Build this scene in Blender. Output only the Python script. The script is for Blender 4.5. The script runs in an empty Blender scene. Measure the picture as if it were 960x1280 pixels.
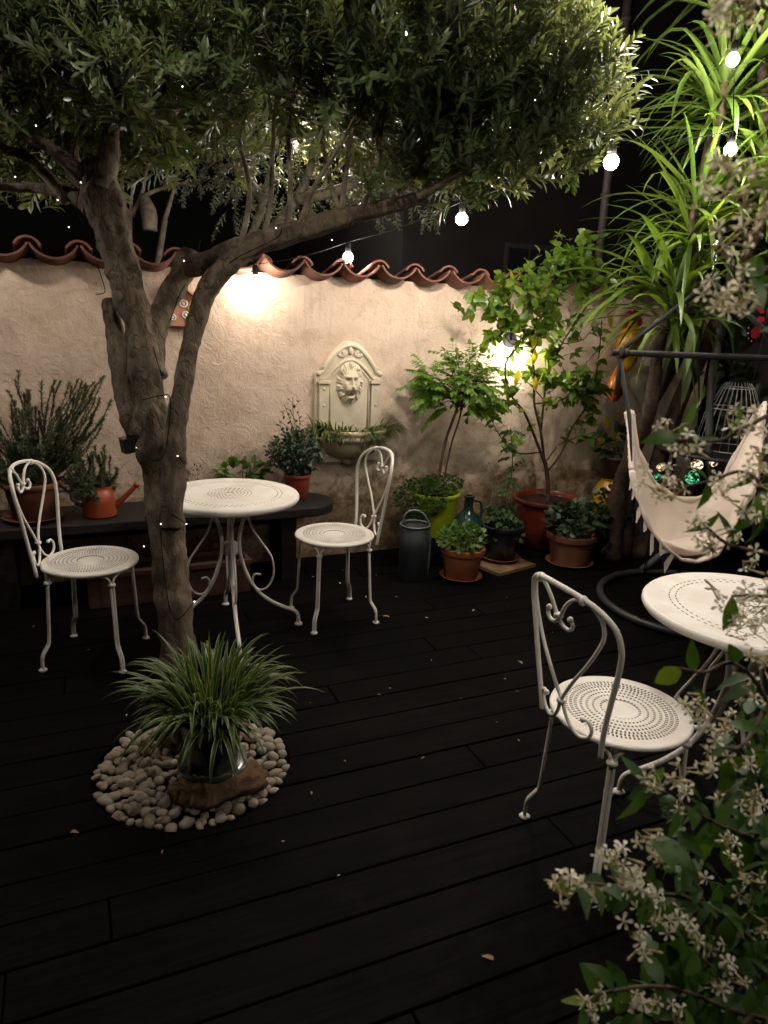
import bpy, bmesh, math, random
from mathutils import Vector, Matrix, noise
R = math.radians
scene = bpy.context.scene
C = scene.collection
rng = random.Random(7)

# ------------------------------------------------------------------ camera
F, PITCH, ROLL, EYE, YAW = 899., R(15.41), R(2.32), 1.546, R(24)
_c, _s, _cr, _sr = math.cos(PITCH), math.sin(PITCH), math.cos(ROLL), math.sin(ROLL)
_ca, _sa = math.cos(YAW), math.sin(YAW)
WY = 4.273                                   # front face of the garden wall
def ray(px, py):
    U = (px-480)/F; V = (py-640)/F
    u = U*_cr+V*_sr; v = -U*_sr+V*_cr
    x, y, z = u, _c-v*_s, -_s-v*_c
    return (x*_ca+y*_sa, -x*_sa+y*_ca, z)
def G(px, py, z=0.0):                        # survey helpers: photo measurement -> metres in the garden
    r = ray(px, py); t = (z-EYE)/r[2]; return Vector((r[0]*t, r[1]*t, z))
def W(px, py, off=0.0):
    r = ray(px, py); t = (WY-off)/r[1]; return Vector((r[0]*t, WY-off, EYE+r[2]*t))
def D(px, py, d):
    r = ray(px, py); return Vector((r[0]*d, r[1]*d, EYE+r[2]*d))

cam = bpy.data.cameras.new('camera'); camo = bpy.data.objects.new('camera', cam); C.objects.link(camo)
camo.matrix_world = Matrix.Translation((0, 0, EYE)) @ Matrix.Rotation(-YAW, 4, 'Z') @ Matrix.Rotation(R(90)-PITCH, 4, 'X') @ Matrix.Rotation(ROLL, 4, 'Z')
cam.sensor_fit = 'VERTICAL'; cam.sensor_height = 36; cam.lens = 36*F/1280
cam.clip_start = .05; cam.clip_end = 500
cam.dof.use_dof = True; cam.dof.focus_distance = 3.3; cam.dof.aperture_fstop = 6
scene.camera = camo

# ------------------------------------------------------------------ materials
def newmat(name):
    m = bpy.data.materials.new(name); m.use_nodes = True
    return m, m.node_tree, m.node_tree.nodes['Principled BSDF']
def nd(nt, t, **kw):
    n = nt.nodes.new(t)
    for k, v in kw.items():
        if k in n.inputs.keys(): n.inputs[k].default_value = v
        else: setattr(n, k, v)
    return n
def c4(c): return (c[0], c[1], c[2], 1)
def mixc(nt, fac, a, b):
    n = nt.nodes.new('ShaderNodeMix'); n.data_type = 'RGBA'
    for i, v in ((0, fac), (6, a), (7, b)):
        if hasattr(v, 'is_linked') or hasattr(v, 'links'): nt.links.new(v, n.inputs[i])
        else: n.inputs[i].default_value = v if i == 0 else c4(v)
    return n.outputs[2]
def ramp(nt, src, a, b, smooth=True):
    n = nt.nodes.new('ShaderNodeMapRange'); n.inputs[1].default_value = a; n.inputs[2].default_value = b
    n.clamp = True
    if smooth: n.interpolation_type = 'SMOOTHSTEP'
    nt.links.new(src, n.inputs[0]); return n.outputs[0]
def noise_tex(nt, scale, detail=4, rough=.55, vec=None, dist=0):
    n = nd(nt, 'ShaderNodeTexNoise', Scale=scale, Detail=detail, Roughness=rough, Distortion=dist)
    if vec is not None: nt.links.new(vec, n.inputs['Vector'])
    return n.outputs['Fac']
def objco(nt, scale=None):
    t = nt.nodes.new('ShaderNodeTexCoord'); o = t.outputs['Object']
    if scale:
        m = nt.nodes.new('ShaderNodeMapping'); m.inputs['Scale'].default_value = scale
        nt.links.new(o, m.inputs['Vector']); o = m.outputs['Vector']
    return o
def pm(name, c1, c2=None, scale=12, rough=.5, bump=0, bscale=None, metal=0, coat=0, spec=.5, stretch=None, rvar=.12):
    m, nt, b = newmat(name)
    v = objco(nt, stretch)
    f = noise_tex(nt, scale, 5, .6, v)
    f = ramp(nt, f, .33, .67)
    nt.links.new(mixc(nt, f, c1, c2 or [x*.75 for x in c1]), b.inputs['Base Color'])
    b.inputs['Metallic'].default_value = metal
    b.inputs['Specular IOR Level'].default_value = spec
    if coat: b.inputs['Coat Weight'].default_value = coat; b.inputs['Coat Roughness'].default_value = .08
    r2 = nt.nodes.new('ShaderNodeMapRange'); r2.inputs[3].default_value = max(.03, rough-rvar); r2.inputs[4].default_value = min(1, rough+rvar)
    nt.links.new(noise_tex(nt, scale*2.3, 4, .6, v), r2.inputs[0]); nt.links.new(r2.outputs[0], b.inputs['Roughness'])
    if bump:
        bn = nd(nt, 'ShaderNodeBump', Strength=bump, Distance=.01)
        nt.links.new(noise_tex(nt, bscale or scale*4, 6, .65, v), bn.inputs['Height'])
        nt.links.new(bn.outputs[0], b.inputs['Normal'])
    return m
def leafmat(name, c1, c2, back=None, rough=.42, trans=.25, tint=(1.3, 1.25, .5), spec=.45):
    m, nt, b = newmat(name)
    a = nt.nodes.new('ShaderNodeAttribute'); a.attribute_name = 'rnd'
    col = mixc(nt, a.outputs['Fac'], c1, c2)
    if back:
        g = nt.nodes.new('ShaderNodeNewGeometry')
        col = mixc(nt, g.outputs['Backfacing'], (0, 0, 0), back) if False else _mixl(nt, g.outputs['Backfacing'], col, back)
    nt.links.new(col, b.inputs['Base Color']); b.inputs['Roughness'].default_value = rough
    b.inputs['Specular IOR Level'].default_value = spec
    t = nt.nodes.new('ShaderNodeBsdfTranslucent')
    mu = nt.nodes.new('ShaderNodeMix'); mu.data_type = 'RGBA'; mu.blend_type = 'MULTIPLY'; mu.inputs[0].default_value = 1
    nt.links.new(col, mu.inputs[6]); mu.inputs[7].default_value = c4([x*1.4 for x in tint]); nt.links.new(mu.outputs[2], t.inputs['Color'])
    mx = nt.nodes.new('ShaderNodeMixShader'); mx.inputs[0].default_value = trans
    nt.links.new(b.outputs[0], mx.inputs[1]); nt.links.new(t.outputs[0], mx.inputs[2])
    nt.links.new(mx.outputs[0], nt.nodes['Material Output'].inputs['Surface'])
    return m
def _mixl(nt, fac, colsock, c):
    n = nt.nodes.new('ShaderNodeMix'); n.data_type = 'RGBA'
    nt.links.new(fac, n.inputs[0]); nt.links.new(colsock, n.inputs[6]); n.inputs[7].default_value = c4(c)
    return n.outputs[2]
def emat(name, col, s):
    m, nt, b = newmat(name)
    b.inputs['Base Color'].default_value = c4(col); b.inputs['Emission Color'].default_value = c4(col); b.inputs['Emission Strength'].default_value = s
    return m

def plaster_mat():
    m, nt, b = newmat('trowelled_plaster')
    co = objco(nt)
    sep = nt.nodes.new('ShaderNodeSeparateXYZ'); nt.links.new(co, sep.inputs[0])
    big = ramp(nt, noise_tex(nt, 1.6, 5, .6, co), .35, .68)
    col = mixc(nt, big, (.71, .56, .445), (.61, .475, .365))
    mid = ramp(nt, noise_tex(nt, 9, 6, .65, co, .6), .45, .75)
    col = _mixl(nt, ramp(nt, mid, 0, 2.2, False), col, (.40, .27, .16))
    # vertical rain streaks under the tiles
    st = ramp(nt, noise_tex(nt, 5, 4, .6, objco(nt, (3.2, 1, .35))), .5, .78)
    stz = ramp(nt, sep.outputs[2], .9, 1.7)
    mm = nt.nodes.new('ShaderNodeMath'); mm.operation = 'MULTIPLY'; nt.links.new(st, mm.inputs[0]); nt.links.new(stz, mm.inputs[1])
    m3 = nt.nodes.new('ShaderNodeMath'); m3.operation = 'MULTIPLY'; nt.links.new(mm.outputs[0], m3.inputs[0]); m3.inputs[1].default_value = .55
    col = _mixl(nt, m3.outputs[0], col, (.36, .29, .20))
    # blotchy damp stains and lost paint in the lower half
    hz = nt.nodes.new('ShaderNodeMapRange'); hz.inputs[1].default_value = 0; hz.inputs[2].default_value = .95; hz.inputs[3].default_value = .40; hz.inputs[4].default_value = -.26
    nt.links.new(sep.outputs[2], hz.inputs[0])
    n3 = noise_tex(nt, 7.5, 10, .74, co, .7)
    ad = nt.nodes.new('ShaderNodeMath'); ad.operation = 'ADD'; nt.links.new(n3, ad.inputs[0]); nt.links.new(hz.outputs[0], ad.inputs[1])
    damp = ramp(nt, ad.outputs[0], .50, .68)
    n4 = ramp(nt, noise_tex(nt, 16, 7, .75, co, .8), .38, .64)
    stain = mixc(nt, n4, (.40, .28, .165), (.17, .11, .06))
    mx = nt.nodes.new('ShaderNodeMix'); mx.data_type = 'RGBA'
    sc = nt.nodes.new('ShaderNodeMath'); sc.operation = 'MULTIPLY'; nt.links.new(damp, sc.inputs[0]); sc.inputs[1].default_value = .95
    nt.links.new(sc.outputs[0], mx.inputs[0]); nt.links.new(col, mx.inputs[6]); nt.links.new(stain, mx.inputs[7])
    # small pits and grime specks
    pit = ramp(nt, noise_tex(nt, 48, 4, .6, co), .64, .74); pm_ = nt.nodes.new('ShaderNodeMath'); pm_.operation = 'MULTIPLY'; pm_.inputs[1].default_value = .4; nt.links.new(pit, pm_.inputs[0])
    col0 = _mixl(nt, pm_.outputs[0], mx.outputs[2], (.26, .17, .10))
    # fine hairline cracks
    vo = nd(nt, 'ShaderNodeTexVoronoi', Scale=7, feature='DISTANCE_TO_EDGE')
    wv = nt.nodes.new('ShaderNodeVectorMath'); wv.operation = 'ADD'
    nz = nd(nt, 'ShaderNodeTexNoise', Scale=3, Detail=5); nt.links.new(co, nz.inputs['Vector'])
    nt.links.new(co, wv.inputs[0]); nt.links.new(nz.outputs['Color'], wv.inputs[1]); nt.links.new(wv.outputs[0], vo.inputs['Vector'])
    cr = ramp(nt, vo.outputs['Distance'], .012, 0)
    gate = ramp(nt, noise_tex(nt, 2.3, 3, .5, co), .52, .66)
    cm = nt.nodes.new('ShaderNodeMath'); cm.operation = 'MULTIPLY'; nt.links.new(cr, cm.inputs[0]); nt.links.new(gate, cm.inputs[1])
    c5 = nt.nodes.new('ShaderNodeMath'); c5.operation = 'MULTIPLY'; nt.links.new(cm.outputs[0], c5.inputs[0]); c5.inputs[1].default_value = .55
    col = _mixl(nt, c5.outputs[0], col0, (.16, .11, .07))
    nt.links.new(col, b.inputs['Base Color']); b.inputs['Roughness'].default_value = .92; b.inputs['Specular IOR Level'].default_value = .2
    b1 = nd(nt, 'ShaderNodeBump', Strength=.8, Distance=.016)
    h = nt.nodes.new('ShaderNodeMath'); h.operation = 'ADD'
    nt.links.new(noise_tex(nt, 20, 9, .68, co, 1.4), h.inputs[0])
    h2 = nt.nodes.new('ShaderNodeMath'); h2.operation = 'MULTIPLY'; h2.inputs[1].default_value = -.35; nt.links.new(cm.outputs[0], h2.inputs[0]); nt.links.new(h2.outputs[0], h.inputs[1])
    nt.links.new(h.outputs[0], b1.inputs['Height'])
    b2 = nd(nt, 'ShaderNodeBump', Strength=.35, Distance=.004); nt.links.new(noise_tex(nt, 75, 5, .6, co), b2.inputs['Height']); nt.links.new(b1.outputs[0], b2.inputs['Normal'])
    nt.links.new(b2.outputs[0], b.inputs['Normal'])
    return m
def deck_mat():
    m, nt, b = newmat('dark_stained_timber')
    a = nt.nodes.new('ShaderNodeAttribute'); a.attribute_name = 'rnd'
    cb = nt.nodes.new('ShaderNodeCombineXYZ'); nt.links.new(a.outputs['Fac'], cb.inputs[2])
    sc = nt.nodes.new('ShaderNodeVectorMath'); sc.operation = 'SCALE'; sc.inputs['Scale'].default_value = 37; nt.links.new(cb.outputs[0], sc.inputs[0])
    ad = nt.nodes.new('ShaderNodeVectorMath'); nt.links.new(objco(nt, (1.2, 26, 26)), ad.inputs[0]); nt.links.new(sc.outputs[0], ad.inputs[1])
    g = noise_tex(nt, 3, 7, .65, ad.outputs[0], .4)
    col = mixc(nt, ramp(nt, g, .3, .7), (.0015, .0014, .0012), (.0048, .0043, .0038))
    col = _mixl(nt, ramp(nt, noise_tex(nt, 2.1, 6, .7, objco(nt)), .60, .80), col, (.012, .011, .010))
    nt.links.new(col, b.inputs['Base Color'])
    rr = nt.nodes.new('ShaderNodeMapRange'); rr.inputs[3].default_value = .55; rr.inputs[4].default_value = .9
    nt.links.new(noise_tex(nt, 5, 5, .6, objco(nt)), rr.inputs[0]); nt.links.new(rr.outputs[0], b.inputs['Roughness'])
    b.inputs['Specular IOR Level'].default_value = .045
    bn = nd(nt, 'ShaderNodeBump', Strength=.35, Distance=.004); nt.links.new(g, bn.inputs['Height']); nt.links.new(bn.outputs[0], b.inputs['Normal'])
    return m

M = {}
M['plaster'] = plaster_mat()
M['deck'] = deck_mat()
M['tile'] = pm('terracotta_tile', (.19, .076, .05), (.09, .052, .042), 7, .85, .3, 40, spec=.25)
M['white'] = pm('cream_painted_metal', (.83, .80, .73), (.76, .72, .64), 9, .48, .05, 60, spec=.4)
M['seatw'] = pm('worn_cream_painted_metal', (.82, .79, .72), (.73, .68, .60), 11, .5, .06, 70, spec=.4)
def rusty(m, s):
    nt = m.node_tree; b = nt.nodes['Principled BSDF']; src = b.inputs['Base Color'].links[0].from_socket; co = objco(nt)
    g = ramp(nt, noise_tex(nt, 7, 4, .6, co), .48, .66); f = ramp(nt, noise_tex(nt, 110, 3, .6, co), .60, .70)
    mu = nt.nodes.new('ShaderNodeMath'); mu.operation = 'MULTIPLY'; nt.links.new(g, mu.inputs[0]); nt.links.new(f, mu.inputs[1])
    m2 = nt.nodes.new('ShaderNodeMath'); m2.operation = 'MULTIPLY'; nt.links.new(mu.outputs[0], m2.inputs[0]); m2.inputs[1].default_value = s
    nt.links.new(_mixl(nt, m2.outputs[0], src, (.22, .11, .05)), b.inputs['Base Color'])
rusty(M['white'], .75); rusty(M['seatw'], .5)
def bark_mat():
    m, nt, b = newmat('olive_bark'); co = objco(nt, (1, 1, .38)); c2 = objco(nt, (1, 1, .55))
    f = ramp(nt, noise_tex(nt, 11, 8, .7, c2, .6), .34, .66); col = mixc(nt, f, (.10, .072, .048), (.30, .235, .165))
    vo = nd(nt, 'ShaderNodeTexVoronoi', Scale=26, feature='DISTANCE_TO_EDGE')
    wv = nt.nodes.new('ShaderNodeVectorMath'); nz = nd(nt, 'ShaderNodeTexNoise', Scale=14, Detail=5); nt.links.new(co, nz.inputs['Vector'])
    sc = nt.nodes.new('ShaderNodeVectorMath'); sc.operation = 'SCALE'; sc.inputs['Scale'].default_value = .09; nt.links.new(nz.outputs['Color'], sc.inputs[0])
    nt.links.new(co, wv.inputs[0]); nt.links.new(sc.outputs[0], wv.inputs[1]); nt.links.new(wv.outputs[0], vo.inputs['Vector'])
    crk = ramp(nt, vo.outputs['Distance'], .10, .0); g = ramp(nt, noise_tex(nt, 5, 3, .5, c2), .42, .58)
    mu = nt.nodes.new('ShaderNodeMath'); mu.operation = 'MULTIPLY'; nt.links.new(crk, mu.inputs[0]); nt.links.new(g, mu.inputs[1])
    m9 = nt.nodes.new('ShaderNodeMath'); m9.operation = 'MULTIPLY'; m9.inputs[1].default_value = .35; nt.links.new(mu.outputs[0], m9.inputs[0]); col = _mixl(nt, m9.outputs[0], col, (.04, .03, .02)); nt.links.new(col, b.inputs['Base Color']); b.inputs['Roughness'].default_value = .95; b.inputs['Specular IOR Level'].default_value = .2
    h = nt.nodes.new('ShaderNodeMath'); h.operation = 'SUBTRACT'; nt.links.new(noise_tex(nt, 30, 9, .75, c2, .5), h.inputs[0])
    h2 = nt.nodes.new('ShaderNodeMath'); h2.operation = 'MULTIPLY'; h2.inputs[1].default_value = .22; nt.links.new(mu.outputs[0], h2.inputs[0]); nt.links.new(h2.outputs[0], h.inputs[1])
    bn = nd(nt, 'ShaderNodeBump', Strength=1.0, Distance=.03); nt.links.new(h.outputs[0], bn.inputs['Height']); nt.links.new(bn.outputs[0], b.inputs['Normal'])
    return m
M['bark'] = bark_mat()
M['barkthin'] = pm('young_olive_bark', (.20, .165, .12), (.10, .08, .055), 14, .9, .5, 50, spec=.2)
M['barkdark'] = pm('dark_bark', (.075, .05, .035), (.03, .02, .015), 20, .9, .6, 60, spec=.2)
M['terra'] = pm('terracotta', (.36, .125, .05), (.25, .085, .038), 8, .82, .15, 60, spec=.25)
M['terrabrown'] = pm('aged_terracotta', (.20, .075, .035), (.11, .05, .028), 8, .85, .25, 40, spec=.25)
M['redglaze'] = pm('red_glazed_ceramic', (.15, .022, .012), (.09, .014, .008), 5, .3, 0, spec=.5, coat=.5)
M['redplastic'] = pm('brick_red_plastic', (.25, .05, .025), (.20, .04, .02), 8, .5, 0)
M['orangemetal'] = pm('orange_red_enamel', (.36, .07, .02), (.27, .05, .016), 8, .4, .03)
M['lime'] = pm('lime_green_enamel', (.32, .42, .010), (.25, .33, .008), 6, .38, .02)
M['blackpot'] = pm('black_glaze', (.012, .013, .016), (.02, .02, .022), 8, .28, 0, coat=.3)
M['zinc'] = pm('dark_grey_zinc', (.028, .036, .040), (.018, .023, .026), 10, .55, .06, 40, metal=.35)
M['zincrim'] = pm('pale_zinc_rim', (.20, .21, .22), (.15, .16, .17), 10, .45, 0, metal=.4)
M['greenpot'] = pm('dark_green_glaze', (.022, .035, .03), (.035, .05, .04), 8, .3, 0, coat=.4)
M['teal'] = pm('teal_green_glass', (.012, .035, .035), (.02, .05, .048), 6, .12, 0, coat=.5)
M['yellow'] = pm('yellow_glazed_ceramic', (.52, .29, .012), (.42, .20, .008), 7, .3, 0, coat=.4)
M['orange'] = pm('orange_glazed_ceramic', (.60, .17, .012), (.5, .12, .01), 7, .3, 0, coat=.4)
M['redc'] = pm('red_glazed_crest', (.35, .03, .012), (.22, .02, .01), 9, .35, 0, coat=.3)
M['maroon'] = pm('dark_maroon_plastic', (.045, .012, .012), (.03, .009, .009), 9, .45, 0)
M['soil'] = pm('soil', (.035, .022, .014), (.012, .008, .005), 30, 1, 1, 60, spec=.1)
M['earth'] = pm('bare_earth', (.03, .022, .015), (.015, .011, .008), 4, 1, .6, 20, spec=.1)
M['stone'] = pm('cast_limestone', (.68, .60, .46), (.58, .50, .37), 10, .85, .25, 60, spec=.2)
def mossy():
    m = pm('mossy_limestone', (.62, .53, .38), (.46, .38, .25), 6, .9, .4, 50, spec=.2)
    nt = m.node_tree; b = nt.nodes['Principled BSDF']; src = b.inputs['Base Color'].links[0].from_socket
    col = _mixl(nt, ramp(nt, noise_tex(nt, 9, 6, .7, objco(nt, (1, 1, .4))), .5, .68), src, (.085, .08, .025))
    nt.links.new(col, b.inputs['Base Color']); return m
M['mossy'] = mossy()
M['bench'] = pm('blackened_timber', (.022, .018, .016), (.012, .01, .009), 6, .6, .3, 30, stretch=(1, 14, 14), spec=.3)
M['trough'] = pm('brown_timber', (.10, .042, .025), (.06, .026, .016), 6, .75, .3, 30, stretch=(1, 10, 10))
M['rock'] = pm('brown_rock', (.26, .16, .085), (.13, .075, .04), 9, .92, .8, 30, spec=.2)
M['peb'] = [pm('pebble_%s' % n, a, b_, 9, .75, .2, 40, spec=.3) for n, a, b_ in (
    ('buff', (.42, .35, .265), (.30, .245, .18)), ('grey', (.42, .37, .31), (.31, .27, .22)), ('cream', (.50, .43, .335), (.38, .32, .24)), ('brown', (.40, .33, .25), (.30, .235, .17)))]
M['blackmetal'] = pm('black_powder_coat', (.010, .010, .011), (.015, .015, .016), 10, .55, 0, spec=.3)
M['greymetal'] = pm('grey_powder_coat', (.10, .095, .095), (.075, .07, .07), 8, .45, 0, metal=.3)
M['darkgrey'] = pm('dark_grey_powder_coat', (.03, .03, .031), (.022, .022, .023), 8, .4, 0)
M['steel'] = pm('bright_steel', (.55, .55, .55), (.45, .45, .45), 10, .25, 0, metal=1)
M['rope'] = pm('black_cord', (.010, .010, .012), (.016, .016, .018), 30, .9, .5, 200)
M['wire'] = pm('pale_wire', (.60, .57, .53), (.48, .45, .42), 30, .45, 0, metal=.2)
M['canvas'] = pm('unbleached_canvas', (.70, .60, .515), (.60, .51, .43), 5, .95, .35, 260, spec=.15)
M['blackcloth'] = pm('black_cotton', (.012, .012, .014), (.018, .018, .02), 30, .95, .3, 200, spec=.1)
M['facade'] = pm('dark_render', (.024, .021, .0195), (.016, .0145, .0135), 1.2, .95, .3, 9, spec=.15)
M['pipe'] = pm('grey_pipe', (.15, .125, .12), (.12, .10, .095), 4, .5, 0)
M['glass'] = pm('dark_window_glass', (.012, .013, .015), (.016, .016, .018), 2, .08, 0)
M['fence'] = pm('dark_fence_timber', (.03, .024, .02), (.018, .014, .012), 5, .85, .4, 30, stretch=(10, 10, 1))
M['pink'] = pm('painted_plaque', (.52, .24, .15), (.44, .19, .12), 14, .7, .1, 60)
M['whitepaint'] = pm('white_paint', (.75, .72, .68), (.66, .62, .58), 20, .6, 0)
M['bluepaint'] = pm('blue_paint', (.04, .045, .12), (.03, .035, .09), 20, .6, 0)
M['ochre'] = pm('ochre_paint', (.50, .30, .12), (.42, .25, .1), 20, .6, 0)
M['redwing'] = pm('red_painted_metal', (.50, .03, .05), (.4, .02, .035), 14, .35, 0)
M['cable'] = pm('black_cable', (.006, .006, .006), (.008, .008, .008), 20, .9, 0, spec=.1)
BW = (1, .89, .78)
M['bulb'] = emat('lit_bulb', BW, 800)
M['bulbwarm'] = emat('lit_warm_bulb', (1, .87, .73), 185)
M['bulblamp'] = emat('lit_wall_bulb', (1, .90, .78), 210)
M['bulbbg'] = emat('lit_garden_bulb', (1, .92, .8), 1500)
EXPO = 0.25
M['led'] = emat('lit_fairy_light', (1, .95, .86), 6)
def crackle(name, c1, c2, s):
    m, nt, b = newmat(name); b.inputs['Base Color'].default_value = c4([x*.2 for x in c1]); b.inputs['Roughness'].default_value = .15
    vo = nd(nt, 'ShaderNodeTexVoronoi', Scale=95); nt.links.new(objco(nt), vo.inputs['Vector'])
    sp = nt.nodes.new('ShaderNodeSeparateColor'); nt.links.new(vo.outputs['Color'], sp.inputs[0])
    nt.links.new(mixc(nt, ramp(nt, sp.outputs[0], .35, .95), c1, c2), b.inputs['Emission Color'])
    mr = nt.nodes.new('ShaderNodeMath'); mr.operation = 'POWER'; nt.links.new(sp.outputs[0], mr.inputs[0]); mr.inputs[1].default_value = 3
    ms = nt.nodes.new('ShaderNodeMath'); ms.operation = 'MULTIPLY'; nt.links.new(mr.outputs[0], ms.inputs[0]); ms.inputs[1].default_value = s; nt.links.new(ms.outputs[0], b.inputs['Emission Strength'])
    return m
M['glow'] = crackle('lit_amber_crackle_glass', (.75, .36, .10), (1, .85, .55), 2.6)
M['glowg'] = crackle('lit_green_crackle_glass', (.0, .16, .04), (.15, .9, .4), 1.0)
M['olive'] = leafmat('olive_leaf', (.034, .060, .019), (.078, .110, .040), (.14, .17, .10), .42, .25)
M['olivebg'] = leafmat('olive_leaf_grey', (.05, .06, .038), (.09, .10, .065), (.15, .16, .115), .42, .2)
M['oliveyoung'] = leafmat('young_olive_leaf', (.05, .10, .015), (.09, .15, .03), (.14, .18, .07), .4, .3)
M['yucca'] = leafmat('yucca_leaf', (.055, .108, .014), (.115, .168, .030), None, .40, .28)
M['lemon'] = leafmat('lemon_leaf', (.05, .11, .014), (.14, .205, .028), None, .34, .45)
M['lemony'] = leafmat('yellowed_lemon_leaf', (.36, .30, .02), (.46, .33, .03), None, .4, .35)
M['fern'] = leafmat('feathery_leaf', (.06, .14, .016), (.13, .235, .028), None, .45, .45)
M['dark'] = leafmat('dark_leaf', (.018, .042, .018), (.035, .065, .026), None, .42, .2)
M['bright'] = leafmat('bright_leaf', (.06, .13, .022), (.10, .18, .035), None, .42, .3)
M['mound'] = leafmat('small_green_leaf', (.03, .07, .018), (.055, .11, .028), None, .5, .25)
M['rosemary'] = leafmat('rosemary_needle', (.06, .09, .045), (.11, .145, .075), (.15, .17, .12), .55, .15)
M['sprout'] = leafmat('trailing_leaf', (.055, .09, .025), (.14, .165, .05), None, .5, .25)
M['rose'] = leafmat('rose_leaf', (.016, .036, .017), (.03, .055, .026), None, .4, .2)
M['spider'] = leafmat('spider_leaf_green', (.022, .065, .012), (.04, .09, .018), None, .4, .25)
M['spideredge'] = leafmat('spider_leaf_cream_edge', (.22, .26, .09), (.32, .33, .13), None, .42, .25)
M['jas'] = leafmat('jasmine_leaf', (.022, .060, .013), (.055, .110, .022), None, .45, .3, spec=.25)
M['jasyoung'] = leafmat('young_jasmine_leaf', (.09, .15, .02), (.13, .19, .03), None, .35, .35)
M['petal'] = leafmat('jasmine_petal', (.78, .74, .60), (.84, .81, .70), None, .6, .3, (.95, .92, .75), .2)
M['bud'] = leafmat('jasmine_bud', (.45, .42, .20), (.6, .5, .34), None, .6, .2)
M['dry'] = leafmat('dry_leaf', (.30, .19, .09), (.42, .31, .17), None, .8, .1)
M['hedge'] = leafmat('climber_leaf', (.012, .024, .010), (.022, .040, .015), None, .35, .15)
M['stem'] = pm('green_stem', (.06, .075, .025), (.045, .05, .02), 20, .6, .1)
M['stembrown'] = pm('brown_stem', (.09, .06, .035), (.06, .04, .024), 20, .8, .3)

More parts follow.
